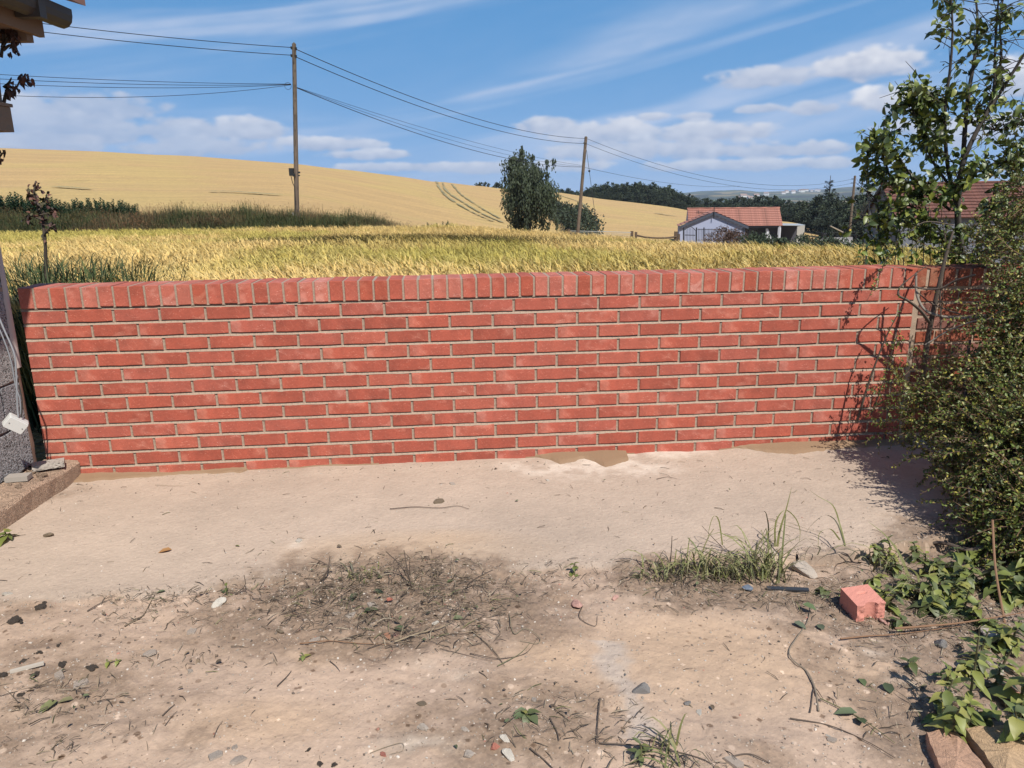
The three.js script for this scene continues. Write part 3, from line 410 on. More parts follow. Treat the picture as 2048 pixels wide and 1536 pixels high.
const grassTuft = (seed, n, h0, w, spreadR, seedHead) => {
  const m = new MB(), r = rngOf(seed);
  for (let k = 0; k < n; k++) { const a = r() * 6.3, b = V3((r() - .5) * spreadR, 0, (r() - .5) * spreadR), h = h0 * (.6 + .5 * r()), l = h * (.15 + .45 * r()), g = .7 + .6 * r(), d = V3(Math.cos(a) * .7 + .45, 0, Math.sin(a)).normalize(); m.col = [.7 * g, .8 * g, .6 * g];
    const p = [b, b.clone().addScaledVector(d, l * .2).add(V3(0, h * .5, 0)), b.clone().addScaledVector(d, l * .6).add(V3(0, h * .88, 0)), b.clone().addScaledVector(d, l).add(V3(0, h * (.92 + .1 * r()), 0))]; m.blade(p, w, V3(-d.z, 0, d.x));
    if (seedHead && r() < seedHead) { m.col = [1.5 * g, 1.0 * g, .85 * g]; const t = p[3]; for (let q = 0; q < 6; q++) m.leaf(t.clone().add(V3((r() - .5) * .04, -.09 * r(), (r() - .5) * .04)), V3(d.x, .6 + r(), d.z).normalize(), rdir(r), .045, .008); } }
  return m.geo();
};
{
  const r = rngOf(31), bs = [], TA0 = tanOf(-90), TA1 = tanOf(1860);
  const greenAt = (x, d) => { const n = fbm(x * .35, d * .22, 3, 77); return sstep(.42, .66, n); };
  for (let d = 4.9; d < 31.5; d += d < 9 ? .10 : d < 16 ? .14 : .2) { const step = d < 9 ? .10 : d < 16 ? .14 : .2; for (let x = TA0 * d - .4; x < TA1 * d + .4; x += step) {
    const X = x + (r() - .5) * step, D = d + (r() - .5) * step, ta = X / D;
    if (D > lerp(29.5, 31, sstep(-.4, .2, ta)) + (fbm(X * .4, 1, 2) - .5) * 2) continue;
    const band = sstep(1.2, .3, Math.abs(D - 17.2 - X * .25 - (fbm(X * .3, 4, 2) - .5) * 2)) * sstep(tanOf(430), tanOf(640), ta) * (1 - sstep(tanOf(980), tanOf(1120), ta));
    if (r() < band * .45) continue;
    const g = greenAt(X, D) * .8 * sstep(5.5, 9, D) + band * .5, k = .85 + .3 * r(); const y = cropTop(X, D) - .85 + (fbm(X * .5, D * .5, 2, 8) - .5) * .10;
    bs.push([X, y, -D, (r() - .5) * 1.6, .93 + .2 * r(), [lerp(.66, .40, g) * k, lerp(.535, .395, g) * k, lerp(.315, .115, g) * k], (r() - .5) * .2, (r() - .5) * .2]);
  } }
  spread('barley_crop', 'ripening golden barley standing in the field behind the wall', 'barley', [1, 2, 3, 4, 5].map((s) => barley(s * 7)), std([1, 1, 1], .8, { vertexColors: true }), bs);
  // dark wild grass along the far edge of the barley and in a green strip through it
  const gs = [];
  for (let k = 0; k < 9500; k++) { const px = -80 + 1120 * r(), ta = tanOf(px), D = 29.5 + 4.2 * r(), X = ta * D, fade = 1 - sstep(620, 1010, px), h = lerp(.28, .80, fade) * (.62 + .75 * fbm(X * .9, D, 3, 3)) * (r() < .12 ? 1.35 : 1); const q = .5 + .9 * r(), br = sstep(.45, .7, fbm(X * .8, D * .8, 2, 9)); gs.push([X, ground(X, -D), -D, r() * 6.3, [1, h, 1], [lerp(.085, .16, br) * q, lerp(.10, .115, br) * q, lerp(.035, .06, br) * q]]); }
  spread('wild_grass', 'dark wild grass along the far edge of the barley', 'grass', [11, 12, 13].map((s) => grassTuft(s, 15, 1, .013, .42, .35)), std([1, 1, 1], .85, { vertexColors: true }), gs);
  const g2 = [];
  for (let k = 0; k < 3300; k++) { const px = 790 + 330 * (r() + r() + r() - 1.5), ta = tanOf(px), D0 = 17.2 / (1 - ta * .25), D = D0 + 1.5 * (r() + r() - 1), X = ta * D, q = .7 + .6 * r(); if (vn(X * .7, D, 5) < .25 * r()) continue; g2.push([X, cropTop(X, D) - .85, -D, (r() - .5) * 1.2, [1, .80 + .24 * r(), 1], [.15 * q, .155 * q, .05 * q]]); }
  spread('green_grass_strip', 'strip of darker green grass running through the barley', 'grass', [21, 22].map((s) => grassTuft(s, 18, 1, .012, .3, .2)), std([1, 1, 1], .85, { vertexColors: true }), g2);
  const g3 = [];
  for (let k = 0; k < 900; k++) { const D = 5.2 + 16 * r() ** 1.3, ta = lerp(TA0, TA1, r()), X = ta * D, q = .6 + .6 * r(); if (fbm(X * .6, D * .6, 2, 41) < .47) continue; g3.push([X, cropTop(X, D) - .85, -D, (r() - .5) * 1.5, [.7, .95 + .2 * r(), .7], [.17 * q, .16 * q, .055 * q]]); }
  spread('wild_oats', 'thin dark wild grass stems scattered through the barley', 'grass', [41, 42].map((s) => grassTuft(s, 5, 1, .009, .22, .8)), std([1, 1, 1], .85, { vertexColors: true }), g3);
  // coarse dark grass just behind the left end of the wall, and some by the right end
  const g4 = []; for (let k = 0; k < 420; k++) { const D = 5.0 + 1.8 * r(), px = 25 + 240 * r() ** 1.5, X = tanOf(px) * D, q = .6 + .7 * r(); g4.push([X, cropTop(X, D) - .85, -D, r() * 6.3, [1, .72 + .42 * r(), 1], [.065 * q, .085 * q, .025 * q]]); }
  for (let k = 0; k < 60; k++) { const D = 6 + 2.5 * r(), px = 1560 + 200 * r(), X = tanOf(px) * D, q = .6 + .7 * r(); g4.push([X, cropTop(X, D) - .85, -D, r() * 6.3, [1, .75 + .2 * r(), 1], [.15 * q, .16 * q, .05 * q]]); }
  spread('coarse_grass', 'coarse dark green grass behind the ends of the wall', 'grass', [51, 52].map((s) => grassTuft(s, 12, 1, .014, .3, .12)), std([1, 1, 1], .8, { vertexColors: true }), g4);
}
// tall green weeds at the field edge: every spire a plant of its own
{
  const mk = (seed) => { const g = thing('tall_weed', 'tall leafy green weed at the far edge of the barley', 'weed', [0, 0, 0], 'tall green weeds along the field edge'), r = rngOf(seed), st = new MB(), lf = new MB(); const n = 6; for (let k = 0; k < n; k++) { const b = V3((r() - .5) * .6, 0, (r() - .5) * .4), h = .8 + .55 * r(), t = b.clone().add(V3((r() - .5) * .2, h, (r() - .5) * .2)); st.tube([b, b.clone().lerp(t, .5), t], [.012, .009, .004], 4); for (let q = 0; q < 46; q++) { const f = .25 + .75 * q / 46, a = q * 2.4, d = V3(Math.cos(a), .35 + .5 * f - .3 * r(), Math.sin(a)).normalize(); const w = .8 + .5 * r(); lf.col = [w, w, w]; lf.leaf(b.clone().lerp(t, f), d, V3(0, 1, 0).addScaledVector(d, -.4).normalize(), .24 * (1.15 - .75 * f), .10 * (1.1 - .5 * f), .2); } }
    part('stem', st.geo(), std([.09, .11, .04], .9), g); const l = part('foliage', lf.geo(), std([.040, .085, .032], .75, { vertexColors: true }), g); return g; };
  const protos = [mk(3), mk(4), mk(5)], r = rngOf(19); let i = 0;
  const put = (px, top, D) => { const X = tanOf(px) * D, y = ground(X, -D), t = atD(px, top, D).y, s = clamp((t - y) / 1.32, .5, 1.6); const o = i < 3 ? protos[i] : copyOf(protos[i % 3], [0, 0, 0]); o.position.set(X, y, -D); o.rotation.y = r() * 6.3; o.scale.setScalar(s); i++; };
  for (let k = 0; k < 64; k++) { const px = -20 + 290 * (k + r()) / 64; put(px, 385 + 14 * sstep(0, 270, px) + r() * 16, 33.5 + 1.6 * r()); }
  for (const px of [434, 442, 460, 470, 480, 490]) put(px, 412 + r() * 12, 33.8);
  for (const px of [860, 870, 885, 900]) put(px, 440 + r() * 8, 33.8);
}
// young copper-leaved tree by the left end of the wall
{
  const t = thing('copper_sapling', 'young tree with sparse copper brown leaves behind the wall end', 'tree'), d = 5.6, P = (x, y, dd = d) => atD(x, y, dd), st = new MB(), r = rngOf(25);
  const br = [[[98, 640], [92, 540], [90, 480], [84, 440], [74, 410], [68, 385], [72, 362]], [[88, 470], [100, 455], [110, 450]], [[84, 440], [62, 432], [45, 440]], [[78, 420], [90, 400], [93, 388]], [[80, 430], [100, 425], [112, 418]], [[70, 400], [60, 388], [58, 378]]].map((b) => smoothPath(b.map(([x, y]) => P(x, y, d + (r() - .5) * .1)), 14));
  br.forEach((b, k) => st.tube(b, (q) => (k ? .005 : .013) * (1 - .7 * q) + .0012, 6)); part('trunk', st.geo(), std([.07, .05, .035], .9), t);
  const mats = [std([.085, .032, .025], .7), std([.14, .055, .035], .7), std([.045, .028, .022], .7), std([.07, .06, .025], .7)];
  br.forEach((b, k) => { const n = k ? 16 : 62; for (let q = 0; q < n; q++) { const f = k ? .3 + .7 * r() : .34 + .66 * r(), p = b[Math.floor(f * 14)], m = new MB(), dd = rdir(r); dd.y -= .35; m.leaf(V3(), dd.normalize(), rdir(r), .028 + .022 * r(), .02 + .01 * r(), .35, true, .2); const l = part('leaf', m.geo(), mats[Math.floor(r() * 4)], t); l.position.copy(p).addScaledVector(rdir(r), .035 * r()); } });
}

// ---------- power poles and wires ----------
{
  const bark = tex(256, 1024, (x, y) => { const k = .62 + .5 * fbm(x / 8, y / 90, 4, 3, 32) + .18 * (h2(x, y, 2) - .5), kn = sstep(.72, .8, vn(x / 22, y / 40, 7)) * .45, g = sstep(.4, .9, y / 1024) * .2; return [126 * k * (1 - kn), (108 + 10 * g) * k * (1 - kn), 92 * k * (1 - kn)]; }); bark.repeat.set(4, .13);
  const pm = std([1, 1, 1], .95, { map: bark, bumpMap: bark, bumpScale: .01 }), blk = std([.012, .012, .012], .6), grey = std([.2, .2, .21], .5, { metalness: .6 });
  const pole = (b, t, d, r0, label) => { const B = atD(...b, d), T = atD(...t, d); B.y = ground(B.x, B.z) - .2; const g = thing('power_pole', label, 'pole', B.toArray()); const shaft = part('pole', new MB().tube([V3(), V3().lerpVectors(V3(), T.clone().sub(B), .5), T.clone().sub(B)], [r0, r0 * .88, r0 * .78], 12).geo(), pm, g); const cap = part('cap', new THREE.ConeGeometry(r0 * .8, .08, 12), std([.09, .08, .06], .9), shaft); cap.position.copy(T).sub(B).y += .035; return [g, B, T]; };
  const D1 = 31.8, D2 = 62, D3 = 90;
  const [p1, B1] = pole([592, 447], [588, 88], D1, .105, 'weathered wooden power pole with a black box half way up'), [p2, B2] = pole([1153, 468], [1172, 274], D2, .15, 'leaning wooden power pole with a stay wire beside the weeping tree'), [p3] = pole([1697, 486], [1710, 352], D3, .16, 'tall wooden pole with a yellow plate near the grey house');
  const L = (px, py, d, B) => atD(px, py, d).sub(B), sm = (name, w, h, dd, p, mat, par) => { const m = part(name, new THREE.BoxGeometry(w, h, dd), mat, par); m.position.copy(p); return m; };
  sm('service_box', .17, .30, .15, L(583, 344, D1 - .12, B1), blk, p1); sm('service_box', .09, .12, .12, L(588, 350, D1 - .14, B1), blk, p1); sm('bracket', .12, .07, .1, L(597, 345, D1, B1), blk, p1); sm('bracket', .10, .05, .1, L(597, 351, D1, B1), blk, p1); sm('warning_plate', .06, .12, .02, L(586, 428, D1 - .13, B1), std([.5, .48, .42], .6), p1);
  part('cable', new MB().tube(smoothPath([L(582, 352, D1 - .15, B1), L(585, 365, D1 - .13, B1), L(589, 375, D1 - .12, B1), L(590, 440, D1 - .12, B1)], 14), .016, 5).geo(), blk, p1);
  for (const [x, y] of [[583, 96], [592, 97.5], [583, 111.5], [592, 113]]) { const c = part('insulator', new THREE.CylinderGeometry(.045, .03, .1, 8), blk, p1.children[0]); c.position.copy(L(x, y, D1 - .05, B1)); }
  part('coil', new THREE.TorusGeometry(.13, .008, 5, 18), blk, p1).position.copy(L(576, 172, D1 - .05, B1));
  for (let k = 0; k < 14; k++) { const c = part('step_bolt', new THREE.CylinderGeometry(.012, .012, .05, 6), blk, p1.children[0]); c.rotation.x = Math.PI / 2; c.position.copy(L(588.5 + (k % 2 ? 1.6 : -1.2), 125 + k * 15, D1 - .1, B1)); }
  sm('crossarm', .3, .06, .12, L(1170, 286, D2 - .1, B2), std([.1, .085, .06], .9), p2);
  { const P3 = p3.position; sm('warning_plate', .2, .3, .05, atD(1700.5, 461, D3 - .2).sub(P3), std([.55, .42, .05], .6), p3); sm('bracket', .5, .08, .08, atD(1707, 358, D3).sub(P3), blk, p3); sm('bracket', .5, .08, .08, atD(1706, 366, D3).sub(P3), blk, p3); }
  const wm = std([.012, .014, .02], .6);
  const wire = (a, b, sag, rr, label) => { const A = atD(...a), B = atD(...b), n = 40, pts = []; for (let k = 0; k <= n; k++) { const t = k / n, p = A.clone().lerp(B, t); p.y -= sag * 4 * t * (1 - t); pts.push(p); } solo('overhead_wire', new MB().tube(pts, rr, 5, false).geo(), wm, label, 'wire', 'overhead wires'); };
  wire([591, 98, D1], [1170, 277, D2], .75, .016, 'upper of two wires between the boxed pole and the leaning pole'); wire([591, 113.5, D1], [1168, 287, D2], .75, .016, 'lower of two wires between the boxed pole and the leaning pole');
  wire([592, 175, D1], [1163, 334, D2], .75, .015, 'thick service cable between the boxed pole and the leaning pole'); wire([592, 174, D1], [1164, 331, D2], .35, .008, 'thin taut service wire between the boxed pole and the leaning pole'); wire([592, 174.5, D1], [1164, 333, D2], .55, .008, 'thin slack service wire between the boxed pole and the leaning pole');
  wire([1173, 277, D2], [1706, 358, D3], 1.9, .014, 'upper wire from the leaning pole towards the far pole'); wire([1171, 287, D2], [1706, 366, D3], 1.9, .014, 'lower wire from the leaning pole towards the far pole'); wire([1166, 334, D2], [1480, 372, 110], .6, .014, 'service cable from the leaning pole towards the dark wood');
  wire([1713, 357, D3], [1760, 380, 62], .5, .012, 'wire from the far pole down to the grey house');
  wire([584, 95, D1], [-260, 0, 24], .14, .013, 'upper of two thick wires from the boxed pole past the eaves'); wire([584, 110.5, D1], [-260, 18, 24], .14, .013, 'lower of two thick wires from the boxed pole past the eaves');
  [[148, .12], [157, .17], [167, .22], [187, .4]].forEach(([y, s], k) => wire([582, 168 + k * .6, D1], [-260, y - 16, 24], s, .009, ['top', 'second', 'third', 'lowest'][k] + ' thin service wire from the boxed pole past the climber'));
  const gp = L(1173, 300, D2 - .15, B2), ge = atD(1195, 466, D2 - 1).sub(B2); part('stay_wire', new MB().tube([gp, gp.clone().lerp(ge, .5), ge], .018, 5).geo(), wm, p2); const si = part('stay_insulator', new THREE.SphereGeometry(.09, 8, 6), blk, p2); si.position.copy(gp).lerp(ge, .25);
}

// ---------- foliage helper: leaves spread through overlapping lobes ----------
function crown(lobes, n, size, seed, o = {}) {
  const r = rngOf(seed), m = new MB(), vol = lobes.map((l) => l[3] * l[4] * l[5]), sum = vol.reduce((a, b) => a + b, 0);
  const cl = []; lobes.forEach((l, i) => { const k = Math.max(3, Math.round((o.clumps ?? 60) * vol[i] / sum)); for (let q = 0; q < k; q++) { const d = rdir(r), f = .55 + .5 * r(); cl.push([l[0] + d.x * l[3] * f, l[1] + d.y * l[4] * f, l[2] + d.z * l[5] * f, (o.cs ?? .35) * Math.cbrt(l[3] * l[4] * l[5]) * (.7 + .7 * r()), d, .75 + .5 * r()]); } });
  for (let k = 0; k < n; k++) {
    const c = cl[Math.floor(r() * cl.length)], d = rdir(r), f = Math.cbrt(r()) * c[3], b = V3(c[0] + d.x * f, c[1] + d.y * f * (o.flat ?? .8), c[2] + d.z * f);
    let dir = rdir(r).multiplyScalar(.8).add(c[4]); if (o.hang) { dir = V3((r() - .5) * .8, -1.2, (r() - .5) * .8); b.y -= r() * r() * o.hang; } dir.normalize();
    let nn = rdir(r).addScaledVector(c[4], .5).add(V3(0, .5, 0)); nn.addScaledVector(dir, -nn.dot(dir)).normalize(); const g = c[5] * (.75 + .5 * r()); m.col = [g, g, g * (.8 + .4 * r())];
    m.leaf(b, dir, nn, size * (.7 + .6 * r()), size * (o.w ?? .6) * (.7 + .6 * r()), .15);
  }
  return m.geo();
}
const limb = (pts, r0, r1, s = 7) => new MB().tube(smoothPath(pts, 10), (k) => lerp(r0, r1, k), s).geo();
// weeping tree in the middle distance
{
  const d = 58, B = atD(1060, 462, d); B.y = ground(B.x, B.z); const s = d / F, t = thing('weeping_tree', 'dark green weeping tree standing alone beside the leaning pole', 'tree', B.toArray());
  const P = (px, py, z = 0) => atD(px, py, d + z).sub(B), r = rngOf(6), lobes = [[1050, 335, 40, 28], [1062, 375, 50, 42], [1040, 412, 34, 34], [1082, 400, 30, 42], [1098, 332, 10, 34], [1033, 308, 16, 14], [1044, 300, 5, 14], [1102, 432, 14, 18], [1016, 352, 12, 22], [1050, 440, 26, 14], [1072, 318, 14, 16]].map(([x, y, rx, ry]) => { const p = P(x, y, (r() - .5) * 1.5); return [p.x, p.y, p.z, rx * s, ry * s, rx * s * .9]; });
  part('crown', crown(lobes, 17000, .20, 12, { clumps: 240, cs: .30, hang: 1.1, w: .5 }), std([.040, .058, .026], .7, { vertexColors: true }), t);
  const bm = std([.06, .05, .04], .9); part('trunk', limb([V3(0, -.2, 0), P(1058, 420), P(1055, 370), P(1050, 320)], .16, .04), bm, t);
  for (const [a, b, c] of [[[1058, 410], [1080, 370], [1096, 320]], [[1056, 390], [1035, 350], [1030, 305]], [[1060, 440], [1090, 420], [1102, 445]]]) part('limb', limb([P(...a), P(...b), P(...c)], .07, .015), bm, t);
}
// wood and trees beyond the field
{
  const mk = (name, label, seed, lobes, n, size, c, group, o) => { const g = thing(name, label, 'tree', [0, 0, 0], group); part('crown', crown(lobes, n, size, seed, o), std(c, .8, { vertexColors: true }), g); part('trunk', limb([V3(0, -.5, 0), V3(.1, 2.5, 0), V3(.2, 5, .1)], .22, .08, 6), std([.05, .04, .03], .9), g); return g; };
  const A = [[0, 4.6, 0, 2.4, 2.6, 2.4], [1.6, 3.4, .4, 1.8, 2.2, 1.8], [-1.6, 3.2, -.3, 1.8, 2.2, 1.8], [.3, 6.4, .2, 1.5, 1.5, 1.5], [0, 1.8, .9, 2.2, 1.6, 1.6]], Bq = [[0, 4.2, 0, 3, 2.4, 2.6], [2, 4.6, 0, 1.6, 1.8, 1.8], [-2.2, 3.6, .4, 1.5, 2, 1.8], [-.6, 6.2, 0, 1.7, 1.4, 1.7], [.4, 1.7, .8, 2.8, 1.5, 1.8]];
  const grp = 'trees of the dark wood', lab = 'dark green broadleaf tree in the wood beyond the golden field';
  const ps = [mk('wood_tree', lab, 1, A, 3800, .46, [.026, .040, .017], grp, { clumps: 90 }), mk('wood_tree', lab, 2, Bq, 3800, .46, [.032, .048, .018], grp, { clumps: 90 }), mk('wood_tree', lab, 3, A.map((l) => [l[2], l[1] * .95, l[0], l[3], l[4] * 1.1, l[5]]), 3800, .44, [.022, .036, .018], grp, { clumps: 80 })];
  const r = rngOf(44); let i = 0;
  const put = (px, top, d, protos = ps, base = 7.8) => { const X = tanOf(px) * d, y = ground(X, -d), s = (atD(px, top, d).y - y) / base; const o = i < 3 && protos === ps ? ps[i] : copyOf(protos[i % protos.length], [0, 0, 0]); i++; o.position.set(X, y - .3, -d); o.rotation.y = r() * 6.3; o.scale.set(s * (.9 + .3 * r()), s, s); };
  const tops = [[1150, 379], [1175, 372], [1190, 365], [1210, 362], [1240, 363], [1290, 361], [1330, 367], [1350, 376], [1375, 388], [1400, 391], [1440, 393], [1465, 390], [1490, 385], [1540, 384], [1565, 391], [1600, 396], [1622, 392], [1640, 390], [1700, 381], [1735, 384], [1800, 380]];
  const dist = (px) => table(ridgeT, tanOf(px))[1];
  for (let px = 1172; px < 1372; px += 9) { put(px + r() * 5, table(tops, px)[0] + r() * 5, dist(px) + 16 + 14 * r()); if (px % 2) put(px + r() * 8, table(tops, px)[0] + 12 + r() * 9, dist(px) + 3 + 6 * r()); }
  for (let px = 1376; px < 1640; px += 13) { put(px + r() * 8, table(tops, px)[0] + r() * 6, dist(px) + 8 + 14 * r()); put(px + r() * 10, table(tops, px)[0] + 16 + r() * 10, dist(px) + 2 + 5 * r()); }
  for (const [px, y, d] of [[1628, 398, 150], [1645, 385, 146], [1672, 386, 142], [1700, 384, 140], [1722, 382, 142], [1745, 392, 140], [1690, 410, 134], [1660, 412, 132], [1720, 408, 132], [1780, 385, 138], [1830, 385, 135]]) put(px, y, d);
  // low line of small trees far behind the weeping tree
  for (let px = 1116; px < 1172; px += 7) put(px, 377 + r() * 6, 330);
  // pine
  { const g = thing('pine_tree', 'tall dark pine standing above the round trees', 'tree'), lobes = []; for (let k = 0; k < 9; k++) { const y = 3 + k * .95; lobes.push([(r() - .5) * 1.2, y, (r() - .5) * 1.2, 2.6 * (1.1 - k / 10), .7, 2.4 * (1.1 - k / 10)]); } part('crown', crown(lobes, 3600, .42, 66, { clumps: 120, cs: .4, flat: .6, w: .35 }), std([.022, .034, .022], .85, { vertexColors: true }), g); part('trunk', limb([V3(0, -.5, 0), V3(.1, 6, 0), V3(0, 12, 0)], .25, .05, 6), std([.05, .035, .028], .9), g); const X = tanOf(1657) * 148, y = ground(X, -148); g.position.set(X, y, -148); g.scale.setScalar((atD(1657, 350, 148).y - y) / 12.1); }
  // hedges
  const hedge = (label, pts, d, hPx, n, c, seed, size) => { const P = pts.map(([px, py, dd = d]) => { const q = atD(px, py, dd); q.y = ground(q.x, q.z); return [q, atD(px, py, dd).y - q.y]; }), o = P[0][0], g = thing('hedge', label, 'hedge', o.toArray()), lobes = []; for (let k = 0; k < P.length - 1; k++) { const L = P[k][0].distanceTo(P[k + 1][0]), m = Math.max(2, Math.round(L / (P[k][1] * .8))); for (let q = 0; q <= m; q++) { const p = P[k][0].clone().lerp(P[k + 1][0], q / m).sub(o), h = lerp(P[k][1], P[k + 1][1], q / m) * (.88 + .2 * r()); lobes.push([p.x, p.y + h * .5, p.z, h * .6, h * .5, h * .6]); } } part('foliage', crown(lobes, n, size, seed, { clumps: lobes.length * 10, cs: .5 }), std(c, .8, { vertexColors: true }), g); };
  hedge('dark rounded hedge running down the field behind the weeping tree', [[1020, 366, 200], [1090, 395, 150], [1125, 410, 115], [1160, 418, 100], [1182, 430, 92]], 100, 0, 12000, [.030, .045, .020], 71, .36);
  hedge('low dark green hedge in front of the pale house', [[1490, 474, 62], [1540, 472, 58], [1600, 474, 54], [1660, 480, 50], [1700, 484, 48], [1745, 480, 46]], 50, 0, 16000, [.034, .055, .024], 72, .17);
  hedge('tiny dark clump of bushes on the crest of the hill', [[956, 367, 222], [972, 367, 222]], 222, 0, 500, [.03, .042, .02], 73, .5);
  hedge('dark bushes on the hill crest beside the weeping tree', [[990, 367, 228], [1004, 369, 228]], 228, 0, 600, [.03, .042, .02], 74, .5);
  hedge('reddish shrubs in front of the iron railings', [[1440, 463, 92], [1452, 459, 92], [1470, 460, 92], [1482, 462, 92]], 92, 0, 3000, [.10, .055, .035], 75, .22);
  // field posts and fence
  const ft = thing('field_fence', 'low wooden and wire fence between the leaning pole and the house', 'fence'), wd = std([.10, .065, .04], .9);
  const post = (px, py, d, w, h) => { const p = atD(px, py, d), m = part('post', new THREE.BoxGeometry(w, h, w), wd, ft); m.position.copy(p); m.position.y -= h / 2; };
  post(1138, 458, 66, .22, 1.2); post(1264, 462, 72, .24, 1.4); post(1272, 464, 72, .2, 1.4); post(1352, 463, 78, .3, 1.5); post(1358, 468, 78, .2, 1.2);
  for (const y of [0, 3, 6]) part('rail', new MB().tube([atD(1140, 462 + y, 66), atD(1200, 463 + y, 69), atD(1264, 465 + y, 72)], y ? .012 : .03, 5).geo(), std([.42, .44, .42], .5), ft);
  part('rail', new MB().tube(smoothPath([atD(1274, 471, 72), atD(1295, 475, 74), atD(1330, 476, 76), atD(1354, 473, 78)], 12), .09, 6).geo(), wd, ft);
}
// ---------- houses ----------
{
  const tileTex = tex(512, 256, (x, y) => { const k = .78 + .3 * vn(x / 9, y / 32, 3) + .14 * (h2(x, y, 1) - .5) + .12 * (fbm(x / 60, y / 60, 3, 5) - .5); return [172 * k, 118 * k, 102 * k]; }); tileTex.repeat.set(.3, .3);
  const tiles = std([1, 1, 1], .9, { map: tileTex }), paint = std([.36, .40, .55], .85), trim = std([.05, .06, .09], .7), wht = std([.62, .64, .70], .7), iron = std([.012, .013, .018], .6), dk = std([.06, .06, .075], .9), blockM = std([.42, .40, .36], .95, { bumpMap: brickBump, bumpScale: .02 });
  const Lp = atD(1378, 418, 103), Rp = atD(1556, 415, 101); Rp.y = Lp.y; const e1 = Rp.clone().sub(Lp), LEN = e1.length(); e1.normalize(); const e2 = V3(-e1.z, 0, e1.x); if (e2.z < 0) e2.negate();
  const gy = ground(Lp.x, Lp.z) - .4, h = thing('bungalow', 'pale lilac bungalow with red tiled roof beyond the barley', 'house', [Lp.x, gy, Lp.z]), YR = Lp.y - gy;
  const Q = (s, y, t) => V3().addScaledVector(e1, s).addScaledVector(e2, t).setY(y);
  const slab = (pts, th, dir) => { const m = new MB(), b = pts.map((p) => p.clone().addScaledVector(dir, -th)), n = pts.length; const f = pts.map((p) => m.vv(p)), k = b.map((p) => m.vv(p)); for (let i = 1; i < n - 1; i++) { m.t(f[0], f[i], f[i + 1]); m.t(k[0], k[i + 1], k[i]); } for (let i = 0; i < n; i++) m.quad(b[i], b[(i + 1) % n], pts[(i + 1) % n], pts[i]); return m.geo(false); };
  const tiledSlope = (par, a, b, c, d, n, mat) => { for (let k = 0; k < n; k++) { const t0 = k / n, t1 = (k + 1.12) / n, up = V3().subVectors(b, a).cross(V3().subVectors(d, a)).normalize(); if (up.y < 0) up.negate(); const m = new MB(), A = a.clone().lerp(d, t0), B = b.clone().lerp(c, t0), C = b.clone().lerp(c, Math.min(t1, 1)).addScaledVector(up, .07), D = a.clone().lerp(d, Math.min(t1, 1)).addScaledVector(up, .07); m.quad(A, B, C, D); m.quad(D, C, C.clone().addScaledVector(up, -.07), D.clone().addScaledVector(up, -.07)); part('tile_course', m.geo(false), mat, par); } };
  const EV = YR - 2.15, OUT = 3.3, roof = part('roof', slab([Q(-.1, YR - .06, 0), Q(LEN + .1, YR - .06, 0), Q(LEN + .1, EV - .08, OUT), Q(-.1, EV - .08, OUT)], .08, V3(0, 1, 0)), trim, h);
  tiledSlope(roof, Q(-.2, YR, 0), Q(LEN + .2, YR, 0), Q(LEN + .2, EV, OUT + .1), Q(-.2, EV, OUT + .1), 10, tiles); tiledSlope(roof, Q(-.2, YR, 0), Q(LEN + .2, YR, 0), Q(LEN + .2, EV, -OUT - .1), Q(-.2, EV, -OUT - .1), 10, tiles);
  part('ridge', new MB().tube([Q(-.25, YR + .05, 0), Q(LEN / 2, YR + .05, 0), Q(LEN + .25, YR + .05, 0)], .11, 8).geo(), tiles, roof);
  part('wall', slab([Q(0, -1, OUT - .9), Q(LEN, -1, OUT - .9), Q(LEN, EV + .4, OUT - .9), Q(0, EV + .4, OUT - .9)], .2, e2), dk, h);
  for (const s of [0, LEN]) part('wall', slab([Q(s, -1, OUT - .6), Q(s, EV, OUT - .6), Q(s, YR - .15, 0), Q(s, EV, -OUT + .3), Q(s, -1, -OUT + .3)], .2, e1), paint, h);
  // front wing: centre found so that its peak stands where the photograph has it
  const FW = 6.4; let sc = 0, best = 9; for (let s = 0; s < LEN; s += .02) { const p = Q(s, 0, FW).add(h.position).sub(camera.position), x = p.x / -p.z, e = Math.abs(x - ray(1427, 430).x / -ray(1427, 430).z); if (e < best) { best = e; sc = s; } }
  const dW = -(Q(sc, 0, FW).add(h.position).z), AP = atD(1427, 427, dW).y - gy, WE = atD(1427, 454, dW).y - gy, HW = 62 / F * dW / e1.x * .97, wing = [Q(sc - HW, -1, FW), Q(sc + HW, -1, FW), Q(sc + HW, WE, FW), Q(sc, AP, FW), Q(sc - HW, WE, FW)];
  const gableWall = part('gable_wall', slab(wing, .25, e2), paint, h); for (const s of [-1, 1]) part('wall', slab([Q(sc + s * HW, -1, FW), Q(sc + s * HW, WE, FW), Q(sc + s * HW, WE, 1), Q(sc + s * HW, -1, 1)], .2, e1), paint, h);
  for (const s of [-1, 1]) { const o = .35, sl = (AP - WE) / HW; tiledSlope(h, Q(sc, AP + .25, 1.2), Q(sc, AP + .25, FW + .3), Q(sc + s * (HW + o), WE + .25 - o * sl, FW + .3), Q(sc + s * (HW + o), WE + .25 - o * sl, 1.2), 9, tiles); part('barge_board', slab([Q(sc, AP + .22, FW + .32), Q(sc, AP - .12, FW + .32), Q(sc + s * (HW + o), WE - .12 - o * sl, FW + .32), Q(sc + s * (HW + o), WE + .22 - o * sl, FW + .32)], .06, e2), trim, gableWall); }
  part('finial', new MB().tube([Q(sc, AP - .6, FW + .4), Q(sc, AP + .2, FW + .4), Q(sc, AP + .9, FW + .4)], .05, 6).geo(), iron, h);
